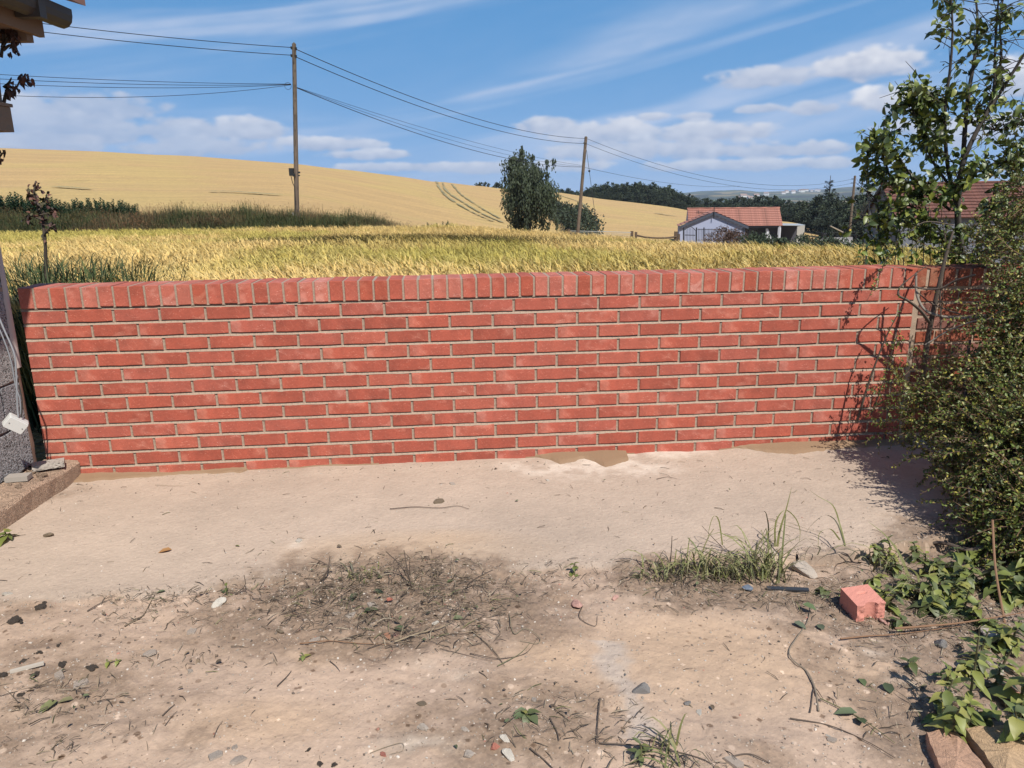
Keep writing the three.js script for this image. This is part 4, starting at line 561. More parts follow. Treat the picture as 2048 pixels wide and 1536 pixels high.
  // open porch on the right: post, leaning white panel, dark door
  part('porch_post', new MB().tube([Q(LEN - .15, -1, OUT - .1), Q(LEN - .15, EV, OUT - .1)], .2, 4).geo(false), wht, h);
  { const a = sc + HW + 3.0; part('porch_panel', slab([Q(a, .2, OUT - .4), Q(a + 1.1, .2, OUT - .4), Q(a + .25, EV - .35, OUT - .4), Q(a, EV - .35, OUT - .4)], .06, e2), wht, h); part('door', slab([Q(a - .9, 0, OUT - .86), Q(a - .05, 0, OUT - .86), Q(a - .05, EV - .2, OUT - .86), Q(a - .9, EV - .2, OUT - .86)], .04, e2), iron, h); }
  // lean-to store on the right with a flat roof
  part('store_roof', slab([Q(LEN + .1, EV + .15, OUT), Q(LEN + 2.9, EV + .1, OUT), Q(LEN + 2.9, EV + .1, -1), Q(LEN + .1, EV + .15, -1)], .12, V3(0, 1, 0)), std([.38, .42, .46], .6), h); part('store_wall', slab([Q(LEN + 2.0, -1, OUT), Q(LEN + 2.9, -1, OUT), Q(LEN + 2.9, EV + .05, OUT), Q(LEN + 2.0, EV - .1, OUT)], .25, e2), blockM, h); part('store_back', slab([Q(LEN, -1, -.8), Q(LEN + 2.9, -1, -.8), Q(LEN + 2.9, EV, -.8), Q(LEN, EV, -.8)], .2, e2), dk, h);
  part('aerial', new MB().tube([Q(1.2, YR - 1, .8), Q(1.2, YR - .2, .8)], .03, 5).geo(), iron, h); for (let k = 0; k < 3; k++) part('aerial_rod', new MB().tube([Q(.9, YR - .25 - k * .12, 1), Q(2.4, YR - .5 - k * .12, 1)], .02, 4).geo(), iron, h);
  // iron railings and arched gate
  const rl = thing('iron_railings', 'black iron railings with arched gate before the pale bungalow', 'railings'), dR = 93, R = (px, py) => atD(px, py, dR);
  for (let k = 0; k < 32; k++) { const px = 1397 + k * 2.85; part('bar', new MB().tube([R(px, 484), R(px, 457)], .022, 4).geo(), iron, rl); }
  for (const y of [459, 480]) part('rail', new MB().tube([R(1395, y), R(1487, y + .8)], .035, 4).geo(), iron, rl);
  for (const px of [1367, 1393, 1408, 1452, 1486]) part('post', new MB().tube([R(px, 486), R(px, 455)], .08, 6).geo(), iron, rl);
  part('gate_arch', new MB().tube(smoothPath([R(1369, 460), R(1374, 456), R(1380, 453.5), R(1386, 456), R(1391, 461)], 16), .045, 6).geo(), iron, rl); for (let k = 0; k < 8; k++) { const px = 1369.5 + k * 3; part('bar', new MB().tube([R(px, 484), R(px, 455 + Math.abs(k - 3.5) * 1.3)], .022, 4).geo(), iron, rl); } part('rail', new MB().tube([R(1369, 470), R(1391, 470.5)], .05, 4).geo(), iron, rl);
  // yard wall and stored junk right of the bungalow
  const yw = thing('yard_rails', 'low metal rails and stored oddments beside the far pole', 'railings'), dY = 84, Y = (px, py) => atD(px, py, dY); for (let k = 0; k < 22; k++) { const px = 1664 + k * 2.3; part('bar', new MB().tube([Y(px, 478), Y(px, 464.5)], .015, 4).geo(), iron, yw); } part('rail', new MB().tube([Y(1662, 465), Y(1714, 464)], .025, 4).geo(), iron, yw); part('rail', new MB().tube(smoothPath([Y(1606, 470), Y(1608, 465), Y(1622, 465), Y(1623, 470)], 12), .025, 4).geo(), iron, yw); part('rail', new MB().tube(smoothPath([Y(1632, 470), Y(1634, 465), Y(1646, 466), Y(1652, 470)], 12), .025, 4).geo(), iron, yw);
  const bn = part('bin', new THREE.CylinderGeometry(.25, .22, .4, 10), iron, yw); bn.position.copy(Y(1648, 470)); const pl = part('planks', new MB().box(-.8, .8, -.05, .05, -.15, .15).geo(), std([.35, .3, .24], .9), yw); pl.position.copy(Y(1673, 458)); pl.rotation.z = -.45;
  const cw = solo('concrete_yard_wall', slab([Y(1640, 476), Y(1705, 474), Y(1705, 490), Y(1640, 490)], .2, V3(0, 0, 1)), std([.36, .36, .38], .9), 'low grey concrete wall below the far pole', 'wall');
  // grey house to the right
  const gC = atD(1757, 490, 55), gg = thing('grey_house', 'grey gabled house with brown tiled roof behind the leafy tree', 'house', [gC.x, ground(gC.x, gC.z) - .3, gC.z]), a1 = V3(.991, 0, .127), a2 = V3(.127, 0, -.991);   // a1: along the ridge away to the right, a2: across the gable to the far side
  const YG = (px, py) => atD(px, py, 55).y - gg.position.y, RA = YG(1757, 374), RE = YG(1740, 434), W2 = 3.3, G = (s, y, t) => V3().addScaledVector(a1, s).addScaledVector(a2, t).setY(y);
  const gp = std([.15, .16, .195], .85), gt = std([.42, .38, .37], .9, { map: tileTex });
  part('gable_wall', slab([G(0, -1, -W2), G(0, RE, -W2), G(0, RA, 0), G(0, RE, W2), G(0, -1, W2)], .25, a1.clone().negate()), gp, gg); part('wall', slab([G(0, -1, -W2), G(9, -1, -W2), G(9, RE, -W2), G(0, RE, -W2)], .2, a2.clone().negate()), gp, gg);
  for (const s of [-1, 1]) { const o = .3, sl = (RA - RE) / W2; tiledSlope(gg, G(-.25, RA + .18, 0), G(9.3, RA + .18, 0), G(9.3, RE + .18 - o * sl, s * (W2 + o)), G(-.25, RE + .18 - o * sl, s * (W2 + o)), 11, gt); part('barge_board', slab([G(-.28, RA + .16, 0), G(-.28, RA - .12, 0), G(-.28, RE - .12 - o * sl, s * (W2 + o)), G(-.28, RE + .16 - o * sl, s * (W2 + o))], .05, a1.clone().negate()), std([.02, .02, .025], .7), gg); }
  part('ridge', new MB().tube([G(-.3, RA + .22, 0), G(9.4, RA + .22, 0)], .1, 6).geo(), gt, gg); const lamp = part('wall_lamp', new THREE.SphereGeometry(.12, 10, 8), wht, gg); lamp.position.copy(G(-.1, RE + .1, W2 - .3)); part('vent', new THREE.BoxGeometry(.04, .12, .5), iron, gg).position.copy(G(-.02, RE + 1.0, -.2));
}
// ---------- far hills with their fields and a few white houses ----------
{
  const map = tex(1024, 1024, (() => { const r = rngOf(3), c = []; for (let k = 0; k < 260; k++) { const q = r(); c.push([r(), r(), q < .34 ? [44, 60, 40] : q < .52 ? [196, 170, 112] : q < .75 ? [98, 122, 64] : [62, 84, 50]]); } const cells = Array.from({ length: 256 }, () => []); c.forEach((p) => { for (let j = -1; j <= 1; j++) for (let i = -1; i <= 1; i++) cells[(((Math.floor(p[1] * 16) + j) & 15) << 4) + ((Math.floor(p[0] * 16) + i) & 15)].push(p); }); return (x, y) => { let b = 9, cc = [60, 80, 50], s2 = 9; const u = x / 1024, v = y / 1024; for (const p of cells[(Math.floor(v * 16) << 4) + Math.floor(u * 16)]) { let dx = Math.abs(u - p[0]), dy = Math.abs(v - p[1]); dx = Math.min(dx, 1 - dx); dy = Math.min(dy, 1 - dy); const d = dx * dx + dy * dy; if (d < b) { s2 = b; b = d; cc = p[2]; } else s2 = Math.min(s2, d); } const e = Math.sqrt(s2) - Math.sqrt(b) < .005 ? .45 : 1, k = (.85 + .3 * vn(x / 4, y / 4, 2)) * e; return cc.map((q) => q * k); }; })());
  const sky = [[-1500, 386], [900, 390], [1200, 389], [1370, 385.5], [1400, 382], [1450, 380.5], [1480, 379], [1520, 384], [1560, 382], [1600, 380], [1640, 379], [1700, 373], [1725, 373], [1760, 371], [1900, 368], [2100, 362], [3200, 366]].map(([px, y]) => { const q = ray(px, y); return [q.x / -q.z, q.y / -q.z]; });
  const hy = (ta, d) => { const s = table(sky, ta)[0] + (fbm(ta * 160, 1, 3, 4) - .5) * .0008, t = clamp((d - 420) / 3400); return lerp(-34, EYE + s * 3800, t ** 1.25) + (fbm(ta * 9, d / 500, 3, 8) - .5) * 26 * t * (1 - t) * 4 * .6; };
  const m = new MB(); let prev = null; for (let j = 0; j <= 60; j++) { const d = 420 * (3900 / 420) ** (j / 60), row = []; for (let k = 0; k <= 260; k++) { const ta = lerp(-1.3, 1.4, k / 260); row.push(m.v(ta * d, d > 3820 ? hy(ta, 3820) - (d - 3820) * .3 : hy(ta, d), -d, ta * d / 1500, d / 1500)); } if (prev) for (let k = 0; k < 260; k++) m.q(prev[k], prev[k + 1], row[k + 1], row[k]); prev = row; }
  struct('far_hills', m.geo(), std([.40, .42, .44], 1, { map }));
  const hs = thing('distant_house', 'tiny white house on the far blue hills', 'house', [0, 0, 0], 'tiny houses on the far hills'); part('wall', new THREE.BoxGeometry(12, 6, 8), std([.75, .74, .72], .9), hs).position.y = 3; const rf = new MB(); rf.quad(V3(-6.4, 6, 4.4), V3(6.4, 6, 4.4), V3(6.4, 9.4, 0), V3(-6.4, 9.4, 0)); rf.quad(V3(6.4, 6, -4.4), V3(-6.4, 6, -4.4), V3(-6.4, 9.4, 0), V3(6.4, 9.4, 0)); part('roof', rf.geo(false), std([.3, .2, .17], .9), hs);
  const r = rngOf(12); [[1478, 2], [1486, 2.1], [1495, 2.2], [1500, 2.0], [1512, 2.3], [1532, 2.9], [1566, 3.0], [1572, 3.2], [1585, 3.1], [1597, 3.3], [1604, 3.2], [1612, 3.4], [1622, 3.3], [1630, 3.35], [1636, 3.2]].forEach(([px, k], i) => { const d = k * 1000, ta = tanOf(px), o = i ? copyOf(hs, [0, 0, 0]) : hs; o.position.set(ta * d, hy(ta, d) - .5, -d); o.rotation.y = r() * 1.2 - .6; o.scale.setScalar(.8 + .7 * r()); });
}

// ---------- small-leaved bush at the right end of the wall ----------
{
  const bush = thing('small_leaved_bush', 'dense small leaved evergreen bush sprawling over the wall end', 'bush', gnd(2010, 1060).toArray()), o = bush.position, r = rngOf(52);
  const blobs = [[2010, 590, 3.7, .12], [2075, 560, 3.65, .26], [2025, 680, 3.55, .22], [1965, 735, 3.6, .15], [1895, 745, 3.7, .09], [2060, 760, 3.4, .34], [1905, 800, 3.55, .2], [1845, 790, 3.68, .13], [1800, 760, 3.78, .06], [1985, 830, 3.3, .27], [1860, 850, 3.55, .13], [1810, 845, 3.66, .08], [1930, 890, 3.3, .19], [1880, 915, 3.4, .11], [2050, 900, 3.05, .34], [1975, 965, 3.05, .2], [2020, 1040, 2.85, .2], [1930, 1000, 3.0, .1], [2070, 1020, 2.75, .22], [2100, 650, 3.5, .4], [2120, 880, 3.0, .4], [1965, 1060, 2.85, .08], [1770, 800, 3.74, .05], [1760, 860, 3.72, .04], [1900, 500, 4.3, .07], [1970, 490, 4.25, .13], [2040, 480, 4.0, .22], [2040, 1100, 2.7, .16], [2060, 400, 4.0, .2]].map(([px, py, d, R]) => [atD(px, py, d), R]);
  const twigs = [], leaves = [], tot = blobs.reduce((a, b) => a + b[1] ** 2, 0);
  for (const [c, R] of blobs) {
    const n = Math.max(9, Math.round(3900 * R * R / tot));
    for (let k = 0; k < n; k++) {
      const dir = rdir(r); if (dir.z < 0 && r() < .5) dir.z *= -1; const p0 = c.clone().addScaledVector(dir, R * (.15 + .5 * r())), L = (.10 + .14 * r()) * (.6 + R * 1.6), d = dir.clone().multiplyScalar(.8).add(rdir(r).multiplyScalar(.7)).add(V3(-.15, .1, .15)).normalize(), pts = [p0]; let q = p0.clone(), dd = d.clone();
      for (let s = 0; s < 5; s++) { dd.add(rdir(r).multiplyScalar(.18)).add(V3(0, -.05, 0)).normalize(); q = q.clone().addScaledVector(dd, L / 5); pts.push(q); }
      twigs.push(pts); const nl = Math.round(L / .0082);
      for (let s = 0; s < nl; s++) { const f = (s + r()) / nl * 4.99, i = Math.floor(f), p = pts[i].clone().lerp(pts[i + 1], f - i), t = V3().subVectors(pts[i + 1], pts[i]).normalize(), side = rdir(r).cross(t).normalize(), ld = side.multiplyScalar(.9).addScaledVector(t, .55).normalize(); leaves.push([p, ld]); }
    }
  }
  // arching bare branches that lean out over the new wall (their shadows fall on its face)
  const arch = (pts, r0, leafy) => { const path = smoothPath(pts.map(([px, py, s]) => onWall(px, py).addScaledVector(sunDir, s)), 26).map((p) => p.sub(o)); part('branch', new MB().tube(path, (k) => r0 * (1 - .75 * k), 6).geo(), std([.10, .075, .055], .9), bush); for (let k = 0; k < leafy; k++) { const i = Math.floor((.25 + .72 * r()) * 25), t = V3().subVectors(path[i + 1], path[i]).normalize(); leaves.push([path[i].clone().add(o).addScaledVector(rdir(r), .012), rdir(r).cross(t).normalize().addScaledVector(t, .5).normalize()]); } };
  arch([[1772, 870, .30], [1776, 760, .34], [1792, 660, .36], [1812, 590, .34], [1832, 545, .30]], .017, 14);
  arch([[1775, 730, .36], [1752, 712, .38], [1728, 694, .38], [1716, 680, .36], [1722, 662, .34], [1745, 640, .33], [1778, 615, .32]], .009, 10);
  arch([[1672, 885, .2], [1690, 800, .26], [1706, 740, .32], [1724, 698, .37]], .007, 26);
  arch([[1822, 545, .34], [1770, 535, .32], [1735, 560, .30], [1712, 590, .28], [1698, 625, .26], [1682, 662, .24]], .004, 130);
  arch([[1790, 690, .36], [1800, 690, .35], [1803, 705, .33], [1798, 665, .36], [1789, 655, .36]], .005, 6);
  arch([[1808, 575, .34], [1803, 545, .34], [1802, 533, .34]], .003, 4); arch([[1806, 570, .34], [1814, 540, .34]], .003, 4);
  arch([[1700, 870, .2], [1712, 820, .25], [1718, 770, .3], [1722, 740, .35]], .004, 60);
  for (let k = 0; k < 7; k++) { const a = onWall(1720 + 20 * r(), 760 + 100 * r()).addScaledVector(sunDir, .3); for (let q = 0; q < 26; q++) leaves.push([a.clone().addScaledVector(rdir(r), .07 * r()), rdir(r)]); }
  // foreground stems seen over the old wall
  const stem = (pts, r0, r1, c) => part('branch', new MB().tube(smoothPath(pts.map(([px, py, d]) => atD(px, py, d).sub(o)), 22), (k) => lerp(r0, r1, k), 7).geo(), std(c, .85), bush);
  const gb = [.26, .22, .18], bb = [.11, .08, .06];
  stem([[1832, 545, 3.95], [1834, 590, 3.93], [1850, 620, 3.9], [1880, 632, 3.88], [1940, 636, 3.8], [2000, 630, 3.7]], .006, .009, gb); stem([[1826, 572, 3.92], [1850, 578, 3.9], [1880, 577, 3.85], [1910, 562, 3.8], [1950, 550, 3.7]], .004, .006, bb); stem([[1836, 585, 3.94], [1860, 605, 3.9], [1900, 622, 3.85], [1920, 628, 3.8]], .003, .004, bb);
  stem([[1883, 570, 3.85], [1880, 600, 3.85], [1882, 640, 3.84], [1880, 665, 3.83]], .004, .003, bb); stem([[1850, 690, 3.75], [1900, 660, 3.7], [1960, 640, 3.6], [2010, 640, 3.5]], .004, .005, gb); stem([[2040, 1110, 2.75], [2000, 1040, 2.8], [1970, 950, 3.0], [1940, 850, 3.3], [1930, 760, 3.5], [1940, 680, 3.6]], .018, .006, bb); stem([[2060, 1110, 2.72], [2040, 980, 2.85], [2030, 850, 3.1], [2020, 700, 3.4], [2010, 600, 3.6]], .02, .006, bb); stem([[2040, 1090, 2.75], [1985, 1090, 2.75], [1940, 1100, 2.75], [1880, 1085, 2.85], [1830, 1095, 2.9]], .014, .005, bb); stem([[1945, 1010, 2.9], [1940, 975, 2.95], [1955, 960, 2.95], [1975, 962, 2.9], [1985, 985, 2.85]], .006, .005, [.34, .3, .26]);
  twigs.forEach((t) => t.forEach((p) => p.sub(o)));
  { const m = new MB(); twigs.forEach((t) => m.tube(t, (k) => .0022 * (1 - .55 * k), 3, false)); const q = part('twigs', m.geo(), std([.19, .105, .065], .9), bush); q.userData.kind = 'stuff'; }
  const lg = new MB().leaf(V3(), V3(0, 0, 1), V3(0, 1, 0), 1, .58, .18, true).geo(), mat = new THREE.MeshPhysicalMaterial({ color: lin(1, 1, 1), roughness: .5, transmission: .22, thickness: 0, side: THREE.DoubleSide });
  const im = shade(new THREE.InstancedMesh(lg, mat, leaves.length)), M = new THREE.Matrix4(), X = V3(), Y = V3(), Z = V3();
  leaves.forEach(([p, d], k) => { Z.copy(d); Y.copy(rdir(r)).add(V3(0, .7, .3)); X.crossVectors(Y, Z).normalize(); Y.crossVectors(Z, X); const s = .011 + .009 * r(); M.makeBasis(X, Y, Z).scale(V3(s, s, s)).setPosition(p.clone().sub(o)); im.setMatrixAt(k, M); const g = .6 + .8 * r(), y = r() < .22 ? 1 : 0; im.setColorAt(k, base([(y ? .34 : .135) * g, (y ? .30 : .175) * g, (y ? .055 : .03) * g])); });
  im.name = 'foliage'; im.userData.kind = 'stuff'; bush.add(im);
}
// ---------- broad-leaved tree behind the old wall ----------
{
  const B = atD(1930, 560, 4.75); B.y = ground(B.x, B.z); const t = thing('broad_leaved_tree', 'straggly young tree with broad bright green leaves above the bush', 'tree', B.toArray()), r = rngOf(63), P = (px, py, d = 4.7) => atD(px, py, d).sub(B), bark = std([.055, .045, .036], .9, { bumpMap: brickBump, bumpScale: .004 });
  const br = [[[[1935, 640], [1925, 520], [1915, 420], [1925, 330], [1960, 250], [2010, 170], [2060, 90]], .022], [[[1915, 420], [1895, 330], [1890, 220], [1900, 140], [1905, 60], [1900, -30]], .012], [[[1925, 330], [1935, 200], [1950, 110], [1955, 40], [1948, -30]], .013], [[[1950, 270], [1985, 190], [1990, 100], [1995, 20], [2000, -30]], .009], [[[1985, 210], [2002, 120], [2000, 40], [2010, -20]], .007], [[[1905, 380], [1860, 310], [1850, 240], [1852, 165]], .008], [[[1900, 420], [1840, 370], [1780, 300], [1745, 275]], .008], [[[1890, 470], [1830, 420], [1790, 380], [1770, 320], [1755, 285]], .007], [[[1910, 480], [1985, 420], [2040, 330], [2070, 250]], .012], [[[1960, 250], [2000, 260], [2040, 240], [2070, 220]], .006], [[[1900, 500], [1850, 460], [1800, 445], [1740, 440], [1700, 432]], .004], [[[1925, 360], [2010, 320], [2060, 330]], .006], [[[1940, 600], [1970, 520], [2020, 470], [2070, 440]], .01], [[[1850, 260], [1825, 215], [1832, 175]], .004], [[[1765, 560], [1758, 470], [1752, 400], [1735, 380], [1738, 300]], .005]];
  const paths = br.map(([p, R], k) => { const q = smoothPath(p.map(([x, y], i) => P(x, y, 4.7 + (k % 3 - 1) * .12 * i / 5 + (r() - .5) * .08)), 24); part('branch', new MB().tube(q, (f) => R * (1 - .75 * f) + .0012, 7).geo(), bark, t); return [q, R]; });
  // twigs
  const twig = []; paths.forEach(([q, R]) => { for (let k = 0; k < 44; k++) { const i = 4 + Math.floor(r() * 20), d = rdir(r).add(V3(-.1, .45, .1)).normalize(), L = .06 + .16 * r(), p = [q[i], q[i].clone().addScaledVector(d, L * .5), q[i].clone().addScaledVector(d, L).add(V3(0, -.02, 0))]; twig.push(p); } });
  { const m = new MB(); twig.forEach((p) => m.tube(p, [.003, .0022, .0012], 4, false)); part('twigs', m.geo(), bark, t).userData.kind = 'stuff'; }
  const dens = [[1830, 440, 80, 50], [1800, 480, 70, 45], [1870, 500, 90, 40], [1850, 240, 130, 80], [1790, 310, 110, 70], [1840, 330, 100, 60], [1890, 400, 110, 80], [1930, 470, 120, 70], [1870, 470, 90, 60], [1990, 470, 90, 90], [1960, 400, 90, 70], [2030, 420, 80, 80], [1905, 40, 40, 50, .55], [1960, 110, 40, 60, .4], [2035, 50, 30, 40, .4], [2000, 210, 50, 50, .4], [2030, 300, 60, 60, .5], [1740, 300, 40, 40]];
  const lm = [[.16, .215, .03], [.22, .275, .036], [.095, .145, .026], [.31, .34, .05], [.07, .105, .024]].map((c) => leafMat(c, .32, { roughness: .45 })), shapes = Array.from({ length: 8 }, (_, k) => { const q = rngOf(k + 5); return new MB().leafFine(1, .56 + .12 * q(), .12 + .2 * q(), .1 + .3 * q(), .03).geo(); });
  let n = 0; const rest = [], M = new THREE.Matrix4(), cand = []; twig.forEach((p) => { for (let k = 0; k < 13; k++) { const f = .25 + .75 * r(); cand.push(p[0].clone().lerp(p[2], f).addScaledVector(rdir(r), .02)); } });
  for (const p of cand) {
    const w = p.clone().add(B).sub(camera.position), c = w.applyEuler(new THREE.Euler(-camera.rotation.x, 0, 0)), px = 1024 + F * c.x / -c.z, py = 768 - F * c.y / -c.z; let k = .07; for (const [x, y, rx, ry, wt = 1] of dens) { const q = ((px - x) / rx) ** 2 + ((py - y) / ry) ** 2; if (q < 1) k = Math.max(k, wt * (1 - q * .5)); } if (r() > k * .8) continue;
    const Z = rdir(r).add(V3(0, -.15, 0)).normalize(), Y = rdir(r).add(V3(.2, .8, .5)), X = V3().crossVectors(Y, Z).normalize(); Y.crossVectors(Z, X); const s = .032 + .030 * r() ** 1.4; M.makeBasis(X, Y, Z).scale(V3(s, s, s)).setPosition(p);
    if (n < 300) { const l = part('leaf', shapes[n % 8], lm[Math.floor(r() * 5)], t); l.applyMatrix4(M); n++; } else rest.push([M.clone(), Math.floor(r() * 5)]);
  }
  const im = shade(new THREE.InstancedMesh(shapes[2], leafMat([1, 1, 1], .32, { roughness: .45 }), rest.length)); rest.forEach(([m, c], k) => { im.setMatrixAt(k, m); im.setColorAt(k, lm[c].color); }); im.name = 'foliage'; im.userData.kind = 'stuff'; t.add(im);
  // pale dead stem standing in front of the grey house
  const ds = thing('dead_stem', 'thin pale dead stem rising behind the wall before the grey house', 'stem'), e = (px, py) => atD(px, py, 5.4); part('stalk', new MB().tube(smoothPath([e(1731, 560), e(1733, 500), e(1736, 455), e(1739, 430), e(1737, 400), e(1736, 370), e(1735, 300)], 20), .006, 6).geo(), std([.30, .27, .23], .9), ds);
  const sh = thing('leafy_shoots', 'low leafy shoots just behind the coping by the old wall', 'plant'), sm = std([.05, .045, .03], .9); for (let k = 0; k < 16; k++) { const px = 1735 + k * 12 + r() * 8, a = atD(px, 580, 4.6), b = atD(px + (r() - .5) * 40, 400 + 60 * r() + (k < 3 ? 60 : 0), 4.65); part('stem', new MB().tube([a, a.clone().lerp(b, .5).add(V3((r() - .5) * .03, 0, 0)), b], [.004, .003, .0015], 4).geo(), sm, sh); for (let q = 0; q < 17; q++) { const l = part('leaf', shapes[q % 8], lm[Math.floor(r() * 5)], sh), Z = rdir(r), Y = rdir(r).add(V3(0, .8, .4)), X = V3().crossVectors(Y, Z).normalize(); Y.crossVectors(Z, X); const s = .028 + .026 * r(); M.makeBasis(X, Y, Z).scale(V3(s, s, s)).setPosition(a.clone().lerp(b, .35 + .65 * r()).addScaledVector(rdir(r), .02)); l.applyMatrix4(M); } }
}
// ---------- weeds in the dirt at the right ----------
{
  const r = rngOf(91), cols = [[.215, .25, .05], [.165, .20, .045], [.265, .29, .06], [.12, .145, .045], [.33, .32, .075]].map((c) => leafMat(c, .28, { roughness: .55 })), stm = std([.13, .12, .055], .8);
  const shapes = [.34, .46, .6, .74].map((w, k) => new MB().leafFine(1, w, .16, .3 + .12 * k, .05).geo());
  const weed = (px, py, h, n, size, label, lean = [0, 0], wide = 0, tone = null) => { const b = onYard(px, py), g = thing('weed', label, 'weed', b.toArray()), top = V3(lean[0], h, lean[1]), mid = V3(lean[0] * .3 + (r() - .5) * .02, h * .55, lean[1] * .3), path = smoothPath([V3(0, -.01, 0), mid, top], 10); part('stem', new MB().tube(path, (k) => .0035 * (1 - .6 * k) + .0008, 5).geo(), stm, g);
    for (let k = 0; k < n; k++) { const f = (k + .6) / n, a = k * 2.4 + r(), d = V3(Math.cos(a), .35 - .5 * r() + (f > .85 ? .5 : 0), Math.sin(a)).normalize(), Y = V3(0, 1, 0).add(rdir(r).multiplyScalar(.35)), X = V3().crossVectors(Y, d).normalize(); Y.crossVectors(d, X); const s = size * (1.15 - .6 * f) * (.7 + .6 * r()), M = new THREE.Matrix4().makeBasis(X, Y, d).scale(V3(s, s, s)).setPosition(path[Math.min(10, Math.floor(f * 10.5))]); part('leaf', shapes[wide ? 2 + (k & 1) : k & 1], tone !== null && r() < .6 ? cols[tone] : cols[Math.floor(r() * 5)], g).applyMatrix4(M); } };
  weed(1931, 1440, .29, 22, .06, 'tall upright weed with narrow pale green leaves', [0, 0], 0, 2); weed(1880, 1440, .13, 16, .07, 'short bushy weed at the foot of the tall upright weed', [.02, 0], 0); weed(1900, 1480, .12, 16, .06, 'leafy weed against the edge of the broken slab', [0, .02], 1); weed(1960, 1330, .12, 14, .05, 'small weed between the tall weed and the bush', [.01, 0], 0);
  weed(2030, 1420, .18, 18, .075, 'broad leaved weed right of the tall upright weed', [.03, .03], 1, 2); weed(2020, 1300, .12, 16, .06, 'low weed under the leaning brown stem', [0, .02], 1); weed(2040, 1500, .12, 14, .07, 'weed overhanging the broken slab', [-.03, 0], 1);
  weed(1990, 1190, .10, 18, .065, 'spreading broad leaved weed below the bush', [.02, .04], 1, 0); weed(1930, 1170, .09, 18, .06, 'broad leaved weed between bush and half brick', [0, .03], 1, 1); weed(1880, 1150, .08, 16, .055, 'dark low weed under the bush twigs', [-.02, .02], 1, 3); weed(2040, 1160, .12, 18, .07, 'bright broad leaved weed at the base of the bush', [0, .04], 1, 2); weed(1830, 1120, .08, 14, .045, 'dark leafy tuft at the end of the slab edge', [-.02, .01], 1, 3); weed(1770, 1135, .07, 14, .045, 'pale green tuft behind the half brick', [0, .02], 0, 2); weed(1960, 1120, .10, 16, .055, 'broad leaves mixed into the bush foot', [0, .03], 1, 0);
  weed(1700, 1195, .03, 7, .07, 'flat round leaves beside the half brick', [-.03, .02], 1, 3); weed(1650, 1185, .025, 7, .055, 'dull flat leaves lying by the dark plastic strip', [-.02, .02], 1, 3); weed(1790, 1250, .03, 8, .06, 'wilted flat leaves in front of the half brick', [.02, .03], 1, 3); weed(1800, 1180, .05, 10, .055, 'leafy weed hard behind the half brick', [.02, 0], 1, 1); weed(1860, 1220, .07, 12, .055, 'weed growing right of the half brick', [0, .02], 1, 1); weed(1830, 1330, .03, 6, .05, 'torn weed lying on the gritty dirt', [-.04, .03], 0, 3);
  weed(10, 1080, .05, 9, .06, 'leafy sprig at the foot of the footing', [.02, .02], 1, 1); weed(1150, 1150, .05, 6, .03, 'tiny weed with dark leaves on the slab edge', [0, 0], 1, 1); weed(455, 1190, .04, 5, .025, 'tiny sprig among dry stalks on the slab edge', [0, 0], 1, 1); weed(600, 1320, .02, 5, .03, 'tiny green sprig in the rubble', [.01, 0], 1, 3); weed(215, 1330, .015, 5, .02, 'tiny bright seedling in the gravel', [0, 0], 1, 2); weed(235, 1328, .015, 5, .018, 'second tiny bright seedling in the gravel', [0, 0], 1, 2); weed(1055, 1435, .02, 6, .045, 'wilted green leaves on the darker dirt', [0, .01], 1, 3); weed(1280, 1520, .05, 10, .04, 'dark weed by the dead stalk clump', [0, 0], 0, 3);
  for (let k = 0; k < 46; k++) { const f = r(), px = lerp(1740, 2060, f), py = k < 30 ? lerp(1110, 1240, r()) + 10 * f : lerp(1240, 1480, r()); if (k >= 30 && px < 1880) { k -= r() < .9 ? 1 : 0; continue; } const n0 = scene.children.length; weed(px, py, .04 + .07 * r(), 12 + Math.floor(9 * r()), .034 + .03 * r(), 'low broad leaved weed in the tangle below the bush', [(r() - .5) * .06, .03 * r()], r() < .7 ? 1 : 0, r() < .4 ? 3 : null); scene.children[n0].userData.group = 'weeds tangled below the bush'; }
  // grass clump on the slab edge
  const gm = [[.24, .245, .08], [.18, .19, .065], [.30, .27, .12], [.09, .085, .04]].map((c) => leafMat(c, .22)), clump = (px, py, nB, label, w, h0) => { const b = onYard(px, py), g = thing('grass_clump', label, 'grass', b.toArray()); for (let k = 0; k < nB; k++) { const a = r() * 6.3, s = V3((r() - .5) * w, 0, (r() - .5) * .12), h = h0 * (.35 + .65 * r() ** 1.5), l = h * (.6 + 1.7 * r()), d = V3(Math.cos(a), 0, Math.sin(a) * .7), p = [s, s.clone().addScaledVector(d, l * .25).add(V3(0, h * .62, 0)), s.clone().addScaledVector(d, l * .6).add(V3(0, h * .9, 0)), s.clone().addScaledVector(d, l * .95).add(V3(0, h * (.25 + .6 * r()), 0))]; part('blade', new MB().blade(smoothPath(p, 6), .004 + .004 * r(), V3(-d.z, .25, d.x).normalize()).geo(), gm[Math.floor(r() * 4)], g); } return g; };
  clump(1400, 1150, 90, 'low tangled grass along the slab edge', .34, .10); clump(1470, 1155, 90, 'thick green grass tuft on the slab edge', .3, .15); clump(1530, 1150, 60, 'upright grass tuft with long arching blades', .16, .20); clump(730, 1155, 40, 'small dry grass tuft in the debris heap', .14, .05); clump(1760, 1140, 26, 'grass tuft between half brick and bush', .12, .13); clump(1850, 1200, 16, 'thin grass tuft right of the half brick', .1, .14); clump(1320, 1150, 40, 'straggling dry grass at the end of the tangled grass', .2, .06); clump(1340, 1525, 22, 'dead stalk clump at the lower edge of the dirt', .1, .08);
